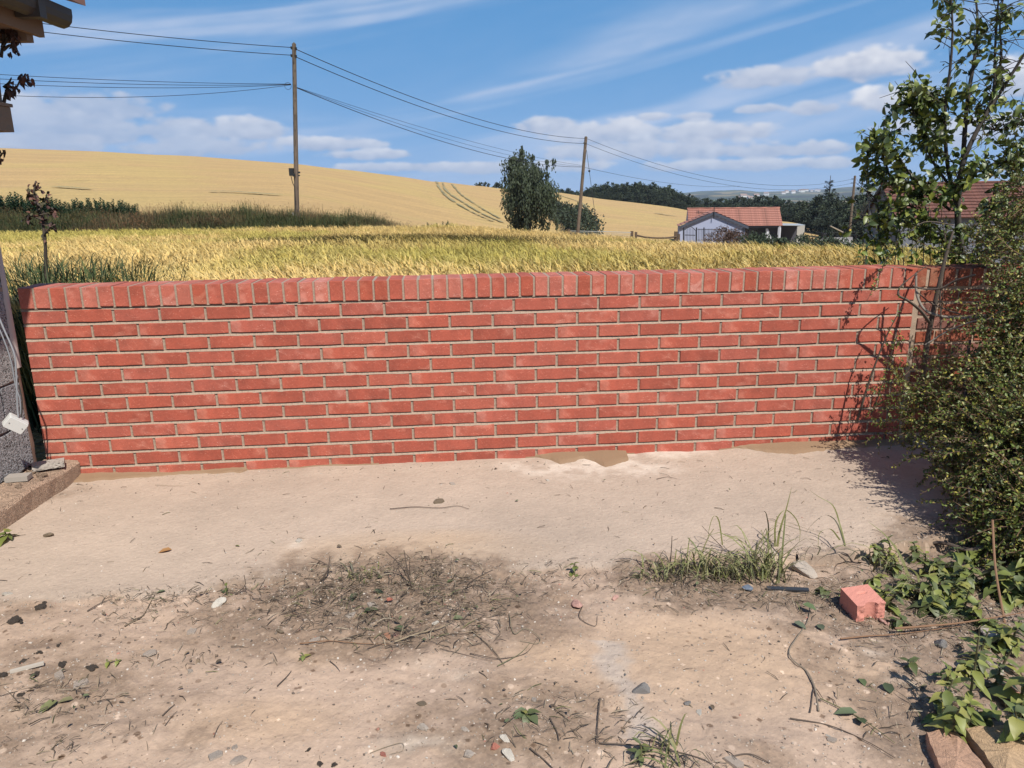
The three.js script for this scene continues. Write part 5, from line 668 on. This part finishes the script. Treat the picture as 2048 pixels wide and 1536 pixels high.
  const lone = thing('tall_grass_stems', 'tall arching grass stems leaning over the slab', 'grass'); const st = (pts, w, c) => part('blade', new MB().blade(smoothPath(pts.map(([x, y, d]) => atD(x, y, d)), 16), w, V3(1, .3, .2).normalize()).geo(), gm[c], lone);
  const dz = 2.82; st([[1552, 1110, dz], [1560, 1060, dz], [1572, 1020, dz], [1584, 972, dz]], .010, 0); st([[1535, 1100, dz], [1537, 1060, dz], [1535, 1040, dz - .03], [1528, 1022, dz - .05], [1500, 1030, dz - .06]], .006, 3); st([[1550, 1100, dz], [1553, 1040, dz], [1570, 1020, dz], [1590, 1035, dz], [1600, 1060, dz], [1598, 1090, dz]], .007, 0); st([[1690, 1090, dz - .1], [1680, 1050, dz], [1665, 1010, dz + .02], [1640, 995, dz + .05], [1618, 980, dz + .05]], .006, 0); st([[1690, 1092, dz - .1], [1670, 1040, dz], [1650, 1030, dz], [1625, 1048, dz], [1612, 1065, dz]], .005, 3); st([[1680, 1080, dz - .1], [1660, 1058, dz - .1], [1640, 1065, dz - .1], [1636, 1100, dz - .1]], .006, 0); st([[1635, 1110, dz - .1], [1640, 1095, dz - .1], [1622, 1092, dz - .1], [1612, 1105, dz - .1], [1608, 1122, dz - .1]], .005, 3); st([[1445, 1090, dz], [1435, 1035, dz], [1428, 1032, dz], [1418, 1060, dz], [1417, 1080, dz]], .005, 0); st([[1520, 1080, dz], [1560, 1045, dz], [1620, 1060, dz], [1690, 1085, dz]], .003, 2); st([[1540, 1040, dz], [1600, 1060, dz], [1650, 1075, dz]], .0025, 2); st([[1820, 1160, 2.62], [1800, 1110, 2.66], [1770, 1070, 2.7], [1735, 1042, 2.74]], .009, 0); st([[1820, 1200, 2.55], [1810, 1140, 2.58], [1790, 1095, 2.62]], .006, 2); st([[1830, 1220, 2.5], [1835, 1150, 2.55], [1790, 1130, 2.55], [1740, 1150, 2.55]], .008, 0);
}

// ---------- things lying in the yard ----------
{
  const r = rngOf(101);
  const stoneGeo = (seed, flat) => { const q = rngOf(seed), g = new THREE.IcosahedronGeometry(1, 4), p = g.attributes.position, pl = Array.from({ length: 8 }, () => { const d = rdir(q); return [d, .48 + .34 * q()]; }); for (let i = 0; i < p.count; i++) { const v = V3().fromBufferAttribute(p, i); let s = 1.25; for (const [d, h] of pl) { const k = v.dot(d); if (k > .05) s = Math.min(s, h / k); } s *= .96 + .08 * fbm(v.x * 3 + v.z * 1.7 + 9 + seed, v.y * 3 + v.z * 2 + 5, 3, seed); p.setXYZ(i, v.x * s, v.y * s * flat, v.z * s); } g.computeVertexNormals(); return g; };
  const shardGeo = (seed) => { const q = rngOf(seed * 7 + 3), n = 5 + Math.floor(3 * q()), m = new MB(), a0 = q() * 6, P = []; for (let k = 0; k < n; k++) { const a = a0 + (k + .7 * (q() - .5)) / n * 6.283, R = .55 + .5 * q(); P.push([Math.cos(a) * R, Math.sin(a) * R * .75]); } const tl = () => (q() - .5) * .1, top = P.map(([x, z]) => m.v(x * .93, .14 + tl(), z * .93, x, z)), low = P.map(([x, z]) => m.v(x, -.16, z, x, z + .3)), c = m.v(0, .15, 0, 0, 0); for (let k = 0; k < n; k++) { const l = (k + 1) % n; m.t(c, top[l], top[k]); m.q(top[k], top[l], low[l], low[k]); } return m.geo(false); };
  const geos = Array.from({ length: 10 }, (_, k) => k < 5 ? stoneGeo(k + 1, .8) : shardGeo(k)), clodGeo = Array.from({ length: 4 }, (_, k) => { const q = rngOf(k + 60), parts = []; for (let i = 0; i < 16; i++) { const g = new THREE.IcosahedronGeometry(.16 + .3 * q() * q() + (i < 2 ? .2 : 0), 1), p = g.attributes.position, mem = {}; for (let j = 0; j < p.count; j++) { const v = V3().fromBufferAttribute(p, j), key = v.toArray().map((c) => c.toFixed(2)).join(), s = mem[key] ??= .7 + .6 * q(); p.setXYZ(j, v.x * s, v.y * s * .8, v.z * s); } g.translate((q() + q() - 1) * .95, (q() - .35) * .25, (q() + q() - 1) * .6); g.computeVertexNormals(); parts.push(g); } return mergeGeometries(parts); });
  const stoneBump = { bumpMap: brickBump, bumpScale: .004 };
  const tones = { pale: std([.46, .385, .32], .95, stoneBump), white: std([.60, .54, .46], .95, stoneBump), grey: std([.22, .205, .195], .95, stoneBump), slate: std([.46, .375, .305], .92, stoneBump), blue: std([.15, .18, .23], .7), red: std([.50, .185, .13], .95, stoneBump), dark: std([.13, .098, .075], 1, { bumpMap: brickBump, bumpScale: .02 }), brown: std([.20, .15, .10], .95, stoneBump), pink: std([.56, .32, .26], .95, stoneBump) };
  const stone = (px, py, w, tone, label, flat = 1, cat = 'stone') => { const p = onYard(px, py), s = w / F * Math.hypot(p.x, p.z, EYE) * .5, m = solo(cat === 'stone' ? 'stone' : cat, cat === 'clod' ? clodGeo[Math.floor(r() * 4)] : geos[(flat ? 5 : 0) + Math.floor(r() * 5)], tones[tone], label, cat); m.position.copy(p); m.position.y += s * (cat === 'clod' ? .1 : flat ? .1 : .32); m.scale.set(s, s * (flat ? .8 : .85), s * (.6 + .4 * r())); m.rotation.set((r() - .5) * .25, r() * 6.3, (r() - .5) * .25); return m; };
  [[876, 1004, 34, 'brown', 'flat brown chip beside the long twig on the slab'], [598, 1082, 24, 'white', 'white flaked stone on the slab above the debris heap'], [1095, 961, 13, 'white', 'small white stone on the slab below the mortar pool'], [15, 1189, 24, 'white', 'bright white chip near the left edge of the dirt'], [160, 1372, 46, 'slate', 'large flat grey shard beside the torn grass'], [118, 1352, 40, 'slate', 'long flat shard behind the largest shard'], [385, 1264, 30, 'slate', 'flat grey shard alone below the slab edge'], [298, 1308, 34, 'slate', 'pointed flat shard left of the seedlings'], [381, 1342, 20, 'slate', 'small triangular shard in the dirt'], [438, 1209, 26, 'white', 'pale broken stone under the dry stalks', 0], [675, 1228, 26, 'slate', 'flat shard at the left of the debris heap'], [700, 1233, 30, 'pale', 'pale flat shard in the debris heap'], [745, 1211, 34, 'pale', 'pale flat stone beside a dark leaf in the heap'], [871, 1249, 14, 'white', 'round white pebble in the debris heap', 0], [630, 1283, 34, 'slate', 'flat pinkish shard below the debris heap'], [792, 1270, 24, 'pink', 'pinkish brick flake at the foot of the heap'], [1153, 1212, 27, 'pink', 'salmon pink brick chip on bare dirt', 0], [1230, 1197, 14, 'pink', 'tiny brick chip under the tangled grass', 0], [1281, 1384, 34, 'grey', 'dark grey stone on the yellowish dirt', 0], [1250, 1350, 8, 'grey', 'pea sized grey pebble above the dark stone', 0], [843, 1408, 28, 'brown', 'greenish brown stone on the gravelly dirt'], [989, 1497, 20, 'red', 'red brick fragment at the lower edge', 0], [1010, 1480, 22, 'white', 'cream stone above the red fragment', 0], [936, 1513, 20, 'pale', 'pale stone left of the red fragment', 0], [1018, 1512, 28, 'white', 'broad white stone right of the red fragment', 0], [766, 1510, 22, 'red', 'dull red chip beside a curled stem'], [1068, 1400, 24, 'pale', 'pale flat stone above the wilted leaves'], [847, 1458, 18, 'pale', 'small pale stone in the lower gravel', 0], [929, 1460, 14, 'pale', 'pale pebble near the darker dirt', 0], [1375, 1408, 14, 'grey', 'small grey stone right of the dark stone', 0], [1398, 1425, 24, 'white', 'white scrap lying on the dirt'], [1495, 1179, 22, 'blue', 'blue grey slate chip under the grass tuft', 0], [1608, 1146, 48, 'pale', 'pale concrete lump right of the grass tuft', 0], [1640, 1190, 20, 'slate', 'flat chip beside the plastic strip'], [1950, 1235, 30, 'brown', 'brown stone fragment among the weeds', 0], [1990, 1280, 40, 'pale', 'pale stone lying under the brown stem', 0], [1980, 1340, 36, 'pale', 'pale rubble stone between weeds', 0], [1885, 1290, 20, 'grey', 'round grey stone left of the tall weed', 0], [1655, 1472, 14, 'white', 'bright white fragment near the lower stems'], [1665, 1482, 26, 'slate', 'bluish slate piece near the lower stems'], [1470, 1528, 46, 'slate', 'slate piece cut by the lower edge'], [480, 1520, 40, 'slate', 'grey flat stone at the lower left'], [470, 1495, 22, 'slate', 'brownish flat stone above the grey one'], [432, 1512, 34, 'pale', 'broad pale stone at the lower left'], [97, 1073, 14, 'brown', 'small brown snail shell on the slab', 0], [2012, 1095, 22, 'white', 'pale stone under the leaning stem', 0], [560, 1265, 14, 'brown', 'brown clod below the slab edge', 0], [905, 968, 20, 'pale', 'dry curled chip on the slab', 1]]
    .forEach(([px, py, w, t, label, flat = 1]) => stone(px, py, w, t, label, flat));
  [[85, 1216, 44, 'dark clod of soil by the left edge'], [32, 1243, 46, 'largest dark clod near the left edge'], [117, 1292, 18, 'small dark clod above the shards'], [78, 1306, 20, 'dark clod beside the pale wooden strip'], [46, 1324, 24, 'dark clod left of the pale wooden strip'], [124, 1330, 22, 'round dark clod above the largest shard'], [6, 1352, 28, 'dark clod cut by the left edge'], [184, 1337, 30, 'brown clod right of the round dark clod'], [70, 1350, 26, 'dark clod under the pale wooden strip'], [40, 1392, 26, 'dark clod in front of the torn grass'], [618, 1500, 18, 'black clod at the lower edge', ], [640, 1528, 22, 'larger black clod at the lower edge'], [668, 1530, 16, 'small black clod beside the larger one'], [965, 1343, 8, 'tiny dark clod in the pale dirt']].forEach(([px, py, w, label]) => stone(px, py, w * .8, 'dark', label, 0, 'clod'));
  { const p = onYard(55, 1338, .006), m = solo('wood_strip', new MB().box(-.045, .045, -.004, .004, -.006, .006).geo(), std([.50, .44, .37], .9), 'pale splintered wooden strip among dark clods', 'wood'); m.position.copy(p); m.rotation.y = .5; }
  { const p = onYard(1575, 1182, .008), g = new MB().box(-.075, .075, -.004, .004, -.008, .008).geo(), m = solo('plastic_strip', g, std([.035, .04, .05], .45), 'dark plastic strip lying below the grass tuft', 'strip'); m.position.copy(p); m.rotation.set(.2, -.12, .03); }
  // slab edge stone exposed at the right
  { const xa = onYard(1585, 1118).x, xb = onYard(1692, 1106).x, m = new MB(), n = 16; let pl = null; for (let k = 0; k <= n; k++) { const x = lerp(xa, xb, k / n), z = stepZ(x) + .012, q = (vn(k * .9, 3, 4) - .5) * .008, row = [m.v(x, -.09, z + .01, k * .05, 0), m.v(x, -.006 + q, z + .004 + q, k * .05, .2), m.v(x, .004 + q, z - .006, k * .05, .24), m.v(x, .004 + q, z - .045 + q, k * .05, .4), m.v(x, -.03, z - .05, k * .05, .5)]; if (pl) for (let s = 0; s < 4; s++) m.q(pl[s], row[s], row[s + 1], pl[s + 1]); pl = row; } solo('slab_edge', m.geo(false), std([1, 1, 1], .95, { map: mortarMap, bumpMap: brickBump, bumpScale: .006 }), 'exposed grey concrete edge of the upper slab', 'concrete'); }
  // broken half brick
  {
    const p = onYard(1722, 1222), g = thing('half_brick', 'broken half of a red brick lying among weeds', 'brick', p.toArray()), L = .105, W = .1025, H = .068, m = new MB(), q = rngOf(6), N = 10;
    const face = (fn, nu, nv) => { const idx = []; for (let j = 0; j <= nv; j++) for (let i = 0; i <= nu; i++) { const v = fn(i / nu, j / nv); idx.push(m.v(v[0], v[1], v[2], (v[0] + v[2]) * brickUV, (v[1] + v[2]) * brickUV)); } for (let j = 0; j < nv; j++) for (let i = 0; i < nu; i++) m.q(idx[j * (nu + 1) + i], idx[j * (nu + 1) + i + 1], idx[(j + 1) * (nu + 1) + i + 1], idx[(j + 1) * (nu + 1) + i]); };
    const br = (x, y) => { const hole = Math.abs(x) < .022 ? -.012 * Math.sqrt(1 - (x / .022) ** 2) : 0, rough = Math.abs(x) < .02 ? .001 : .016 * (fbm(x * 60 + 5, y * 60, 4, 3) - .4); return L / 2 + hole + rough; };
    face((u, v) => { const x = lerp(-W / 2, W / 2, u), y = lerp(0, H, v); return [x, y, br(x, y)]; }, 26, 18);
    face((u, v) => { const x = lerp(-W / 2, W / 2, u), z = lerp(br(x, H), -L / 2, v), s = Math.hypot((x - .004) / .02, (z + .012) / .006); return [x, H - (s < 1 ? .009 * (1 - s * s) : 0), z]; }, 34, 34);
    face((u, v) => { const y = lerp(H, 0, v), z0 = br(-W / 2, y); return [-W / 2, y, lerp(z0, -L / 2, u)]; }, 6, 6); face((u, v) => { const y = lerp(0, H, v), z0 = br(W / 2, y); return [W / 2, y, lerp(z0, -L / 2, u)]; }, 6, 6);
    face((u, v) => [lerp(W / 2, -W / 2, u), lerp(0, H, v), -L / 2], 2, 2);
    part('clay_body', m.geo(), std([.66, .27, .205], .92, { bumpMap: brickBump, bumpScale: .004 }), g); g.rotation.set(.10, .13, .06); g.position.y += .0;
    for (let k = 0; k < 4; k++) stone(1755 + k * 7, 1240 + k * 3, 8 + 6 * r(), 'pink', ['crumb of brick touching the half brick', 'second brick crumb in front of the half brick', 'third brick crumb near wilted leaves', 'fourth brick crumb near wilted leaves'][k], 0, 'brick_crumb');
  }
  // broken paving at the lower right
  { const mk = (pts, th, c, label) => { const P = pts.map(([x, y]) => onYard(x, y)), ce = P.reduce((a, b) => a.add(b), V3()).multiplyScalar(1 / P.length), m = new MB(), n = 40, top = [], low = []; const cyc = new THREE.CatmullRomCurve3(P.map((p) => V3(p.x - ce.x, 0, p.z - ce.z)), true, 'catmullrom', .15).getPoints(n); const c0 = m.v(0, th, 0, .5, .5); cyc.forEach((p, k) => { const j = 1 + (vn(k * .8, 2, 7) - .5) * .05; top.push(m.v(p.x * j * .97, th + (vn(k, 1, 3) - .5) * .008, p.z * j * .97, p.x * 4, p.z * 4)); low.push(m.v(p.x * j, -.03, p.z * j, p.x * 4, p.z * 4 + .3)); }); for (let k = 0; k < n; k++) { m.t(c0, top[k + 1], top[k]); m.q(top[k], top[k + 1], low[k + 1], low[k]); } const o = solo('broken_slab', m.geo(false), c, label, 'slab'); o.position.set(ce.x, yardY(ce.x, ce.z), ce.z); };
    mk([[1850, 1480], [1905, 1478], [1960, 1540], [1990, 1600], [1900, 1600], [1870, 1540]], .035, std([1.5, 1.2, 1.05], .95, { map: mortarMap, bumpMap: brickBump, bumpScale: .008 }), 'narrow broken pinkish slab at the lower right'); mk([[1925, 1475], [1990, 1468], [2080, 1475], [2120, 1600], [2010, 1600], [1965, 1530]], .03, std([1.45, 1.3, 1.0], .95, { map: mortarMap, bumpMap: brickBump, bumpScale: .008 }), 'wide sandy slab with lichen at the lower right'); }
  // twigs and stalks
  const tw = std([.11, .08, .06], .9), dry = std([.30, .23, .15], .9), brn = std([.24, .13, .07], .85);
  const twig = (pts, w, label, mat = tw, up = .006) => { const P = smoothPath(pts.map(([x, y, h = 0]) => onYard(x, y, up + h)), 6 * pts.length), s = w / F * 2.6 * .3; solo('twig', new MB().tube(P, (k) => s * (1 - .55 * k), 5).geo(), mat, label, 'twig'); };
  twig([[780, 1020], [830, 1016], [880, 1018], [915, 1014], [938, 1020]], 4, 'long dark twig lying on the slab below the flat chip'); twig([[1313, 960], [1335, 956], [1355, 960]], 3, 'short twig on the slab by the bush shadow'); twig([[1318, 948], [1335, 952], [1342, 958]], 2, 'crossing twig on the slab by the bush shadow'); twig([[310, 972], [340, 973], [372, 974]], 2, 'thin straw lying near the wall foot', dry);
  twig([[1637, 1425], [1628, 1375], [1612, 1345], [1584, 1322], [1578, 1305], [1592, 1280], [1612, 1252], [1618, 1235], [1622, 1215]], 6, 'long bent grey twig with wilted leaves on bare dirt', std([.24, .19, .14], .9)); twig([[1620, 1428], [1630, 1380], [1645, 1400]], 4, 'forked end of the bent grey twig'); twig([[1580, 1440], [1660, 1455], [1740, 1490], [1790, 1520]], 4, 'thin twig running down to the broken slab'); twig([[1640, 1400], [1720, 1440], [1790, 1490]], 4, 'green twig across the lower dirt', std([.16, .15, .07], .9)); twig([[1680, 1285], [1740, 1278], [1790, 1275], [1920, 1258]], 6, 'straight brown stem pointing at the tall weed', brn, .012);
  twig([[1788, 1273], [1850, 1268], [1920, 1260], [2048, 1240]], 9, 'thick brown stem lying among the weeds', brn, .03);
  twig([[555, 1375], [575, 1355], [583, 1345]], 4, 'short crooked twig on pale dirt'); twig([[660, 1325], [672, 1335], [680, 1345]], 3, 'small twig below the debris heap'); twig([[325, 1435], [338, 1422], [350, 1412]], 4, 'stiff stub of twig in the gravel'); twig([[428, 1478], [438, 1455], [446, 1445]], 2, 'fine curved twig in the lower gravel'); twig([[330, 1455], [345, 1435], [355, 1425]], 2, 'fine twig beside the stiff stub'); twig([[175, 1225], [200, 1210], [225, 1200]], 4, 'thin root at the edge of the slab'); twig([[250, 1255], [285, 1235], [300, 1210], [310, 1192]], 5, 'curved dry root across the dirt', std([.2, .15, .1], .9)); twig([[1165, 1215], [1160, 1240], [1190, 1255], [1195, 1235]], 3, 'looped thin twig below the salmon brick chip'); twig([[940, 1262], [985, 1300], [1010, 1335]], 3, 'dry stalk trailing right of the debris heap', dry); twig([[1200, 1400], [1196, 1440], [1194, 1490]], 5, 'upright looking dark stick on the lower dirt'); twig([[1100, 1440], [1115, 1470], [1118, 1485]], 5, 'dark stick beside the wilted leaves'); twig([[1060, 1500], [1090, 1525], [1110, 1545]], 5, 'dark root at the lower edge'); twig([[1200, 1490], [1300, 1497], [1400, 1520], [1430, 1535]], 4, 'long thin twig at the lower edge'); twig([[1450, 1520], [1500, 1512], [1540, 1530]], 5, 'arched dark twig near the cut slate piece'); twig([[740, 1510], [780, 1495], [805, 1490], [805, 1505], [780, 1512]], 2, 'curled dry stem around a red chip', dry);
  // twiggy stalks in the debris heap, standing free
  const stalk = (pts, w, label, mat = tw) => { const d = onYard(pts[0][0], pts[0][1]), P = smoothPath(pts.map(([x, y], i) => i ? atD(x, y, -d.z + (r() - .5) * .05) : d), 12), s = w / F * 2.8 * .34; solo('dry_stalk', new MB().tube(P, (k) => s * (1 - .5 * k), 5).geo(), mat, label, 'stalk', 'dry stalks of the debris heap'); };
  stalk([[640, 1165], [655, 1140], [660, 1112]], 6, 'crooked dry stalk standing at the left of the debris heap'); stalk([[655, 1130], [640, 1122], [622, 1115]], 4, 'side shoot of the crooked dry stalk'); stalk([[660, 1130], [680, 1145], [700, 1155]], 4, 'second side shoot of the crooked dry stalk'); stalk([[825, 1180], [815, 1140], [808, 1100]], 5, 'tallest thin stalk standing in the debris heap'); stalk([[825, 1170], [800, 1130], [772, 1103]], 5, 'slanting stalk crossing the tallest stalk'); stalk([[820, 1150], [818, 1115]], 3, 'short twin of the tallest stalk'); stalk([[930, 1180], [940, 1165], [965, 1150], [985, 1140]], 5, 'forked dry stalk at the right of the debris heap'); stalk([[470, 1190], [490, 1170], [488, 1150]], 4, 'small dry stalk on the slab edge'); stalk([[480, 1180], [510, 1185], [530, 1160]], 4, 'bent dry stalk on the slab edge'); stalk([[1340, 1130], [1343, 1095], [1344, 1072]], 4, 'thin brown stalk left of the tangled grass'); stalk([[1445, 1095], [1430, 1080], [1404, 1052]], 3, 'fine leaning stalk above the tangled grass');
  { const a = atD(1985, 1040, 2.55), b = onYard(2010, 1245), P = smoothPath([b, a.clone().lerp(b, .5).add(V3(-.01, 0, 0)), a], 12); solo('brown_stem', new MB().tube(P, .0042, 6).geo(), brn, 'leaning bare brown stem in front of the bush', 'stem'); }
  twig([[790, 1290], [830, 1275], [880, 1262], [905, 1250]], 6, 'pale stalk lying along the foot of the heap', dry, .012); twig([[600, 1290], [660, 1285], [720, 1290], [780, 1292]], 4, 'brown stalk along the foot of the heap', brn); twig([[735, 1300], [770, 1290], [785, 1300], [770, 1325]], 3, 'curled root below the heap'); twig([[1018, 1230], [1030, 1270], [1050, 1260], [1080, 1280], [1075, 1290], [1040, 1285]], 3, 'looping stem right of the heap', std([.2, .17, .11], .9)); twig([[940, 1310], [1000, 1320], [1050, 1310], [1075, 1280]], 3, 'trailing thin stem below the looping stem'); twig([[995, 1335], [1040, 1310], [1060, 1290]], 3, 'second trailing stem below the looping stem', std([.17, .16, .08], .9)); twig([[880, 1300], [940, 1315], [985, 1325]], 2, 'hair thin stem left of the trailing stems'); twig([[960, 1278], [990, 1310], [1010, 1335]], 2, 'hair thin stem crossing the trailing stems');
  // leaves lying about
  const lf = (px, py, w, c, label, up = .006) => { const p = onYard(px, py, up), L = w / F * 2.7, m = solo('fallen_leaf', new MB().leaf(V3(0, 0, -L / 2), V3(0, 0, 1), V3(0, 1, 0), L, L * .62, .22, true, .12).geo(), std(c, .7), label, 'leaf'); m.position.copy(p); m.rotation.set((r() - .5) * .4, r() * 6.3, (r() - .5) * .4); };
  [[330, 1104, 30, [.34, .17, .06], 'orange brown dry leaf on the slab'], [475, 1094, 12, [.15, .18, .04], 'small green leaf on the slab'], [708, 1197, 30, [.055, .075, .035], 'dark green leaf on the debris heap'], [745, 1223, 34, [.10, .14, .06], 'green leaf over the pale flat stone'], [757, 1186, 24, [.05, .07, .035], 'dark leaf among the heap twigs'], [797, 1260, 28, [.085, .11, .05], 'dull green leaf at the foot of the heap'], [917, 1239, 22, [.13, .14, .07], 'olive leaf right of the heap'], [322, 1186, 18, [.13, .15, .08], 'grey green leaf on the slab edge'], [446, 1186, 14, [.05, .08, .03], 'dark green leaf at the small dry stalk'], [900, 1165, 16, [.09, .11, .04], 'green scrap at the top of the heap'], [1040, 1432, 30, [.09, .12, .05], 'wilted leaf on the darker dirt'], [1065, 1440, 30, [.10, .125, .055], 'second wilted leaf on the darker dirt'], [95, 1418, 34, [.17, .175, .07], 'torn green blade beside the shards'], [130, 1405, 26, [.20, .18, .09], 'yellowing blade beside the shards'], [1618, 1228, 28, [.11, .15, .06], 'wilted leaf on the end of the bent twig', .03], [1600, 1255, 26, [.11, .13, .08], 'grey wilted leaf by the bent twig', .01], [1640, 1258, 24, [.10, .12, .07], 'dull leaf right of the bent twig', .01], [1690, 1432, 36, [.13, .16, .08], 'pale wilted leaf on the green twig', .012], [1720, 1447, 26, [.07, .10, .04], 'folded green leaf on the green twig', .012], [1775, 1380, 30, [.06, .08, .035], 'dark leaf near the short bushy weed', .01], [1725, 1367, 22, [.10, .13, .05], 'thin green leaf on gritty dirt'], [2015, 1400, 40, [.42, .20, .14], 'reddish dry leaf under the broad weed', .03], [775, 1275, 20, [.30, .14, .08], 'russet leaf in the debris heap'], [780, 1205, 16, [.32, .10, .06], 'red brown scrap in the debris heap', .012]].forEach((a) => lf(...a));
  // grit, crumbs and dry litter past counting
  const spots = (n, zone, fn) => { const out = []; for (let k = 0; k < n * 6 && out.length < n; k++) { const x = lerp(-2.6, 2.8, r()), z = lerp(wallZ(0) + .05, -1.35, r()); if (z < wallZ(x) + .03) continue; if (r() < zone(x, z)) out.push(fn(x, z)); } return out; };
  const zr = (x, z) => { const low = z > stepZ(x) ? 1 : 0, so = blob(soil, x, z); return clamp(.035 + .28 * low * fbm(x * 3, z * 3, 3, 14) + .9 * so * fbm(x * 5, z * 5, 2, 15) + (Math.abs(z - stepZ(x)) < .07 ? .4 : 0) + (z - wallZ(x) < .12 ? .12 : 0)); };
  spread('grit', 'loose grit and small stones scattered over the yard', 'grit', [1, 2, 3, 4].map((k) => { const q = rngOf(k + 20), g = new THREE.IcosahedronGeometry(1, 0), p = g.attributes.position, mem = {}; for (let i = 0; i < p.count; i++) { const key = [p.getX(i), p.getY(i), p.getZ(i)].map((c) => c.toFixed(2)).join(), s = mem[key] ??= .55 + .7 * q(); p.setXYZ(i, p.getX(i) * s, p.getY(i) * s, p.getZ(i) * s); } g.computeVertexNormals(); return g; }), std([1, 1, 1], 1), spots(26000, zr, (x, z) => { const s = .0013 + .0046 * r() ** 4, t = r(), g = .7 + .5 * r(), c = t < .5 ? [.42, .345, .28] : t < .6 ? [.58, .51, .44] : t < .84 ? [.28, .22, .175] : t < .985 ? [.13, .10, .08] : [.42, .2, .15]; return [x, yardY(x, z) + s * .15, z, r() * 6.3, [s, s * .75, s * (.6 + .5 * r())], c.map((q) => q * g)]; }));
  const bit = (seed) => { const q = rngOf(seed), m = new MB(), a = V3(-.5, 0, 0), b = V3(0, .1 * q(), .12 * (q() - .5)), c = V3(.5, .12 * (q() - .5), .25 * (q() - .5)); m.tube([a, b, c], [.03, .028, .016], 3); return m.geo(); };
  const heap = [[790, 1190, 170, 50, 1], [700, 1200, 90, 40, .8], [880, 1215, 110, 45, .9], [830, 1265, 100, 22, .7], [960, 1165, 100, 22, .6], [1130, 1150, 90, 18, .5], [1420, 1160, 130, 30, .9], [300, 1195, 90, 12, .6], [450, 1188, 90, 14, .6], [330, 1240, 120, 18, .4], [1110, 1440, 110, 40, .5], [1210, 1440, 90, 30, .45], [1640, 1180, 90, 25, .7], [1880, 1200, 160, 60, .7], [110, 1400, 90, 35, .6], [1330, 1520, 110, 20, .6], [1900, 1400, 130, 60, .5], [150, 1480, 120, 30, .4], [430, 1310, 120, 18, .35]].map((s) => [...PX(...s.slice(0, 4)), s[4]]);
  spread('dry_litter', 'dry twigs, roots and plant litter strewn over the dirt', 'litter', [1, 2, 3, 4].map(bit), std([1, 1, 1], .95), spots(34000, (x, z) => clamp(blob(heap, x, z) ** 1.7 * 1.3 * (.3 + fbm(x * 7, z * 7, 2, 5)) + .006), (x, z) => { const s = .006 + .05 * r() ** 3.4, t = r(), g = .6 + .7 * r(), c = t < .45 ? [.13, .096, .066] : t < .72 ? [.24, .18, .12] : t < .84 ? [.06, .046, .036] : t < .93 ? [.38, .31, .22] : [.15, .16, .06]; const h = blob(heap, x, z); return [x, yardY(x, z) + .002 + .022 * r() * h, z, r() * 6.3, s, c.map((q) => q * g), (r() - .5) * .5, (r() - .5) * .7]; }));
  const lg = new MB().leaf(V3(), V3(0, 0, 1), V3(0, 1, 0), 1, .6, .3, true, .2).geo(); spread('leaf_litter', 'small dead leaves and green scraps in the dirt', 'litter', [lg], std([1, 1, 1], .85), spots(1000, (x, z) => clamp(blob(heap, x, z) ** 2 * .8 + .012), (x, z) => { const g = .6 + .7 * r(), t = r(), c = t < .45 ? [.14, .10, .065] : t < .75 ? [.09, .105, .05] : [.24, .17, .11], s = .008 + .016 * r(); return [x, yardY(x, z) + .004 + .012 * r(), z, r() * 6.3, s, c.map((q) => q * g), (r() - .5) * .8, (r() - .5) * .8]; }));
}
scene.fog = new THREE.FogExp2(lin(.62, .72, .85), .00013);
renderer.render(scene, camera);
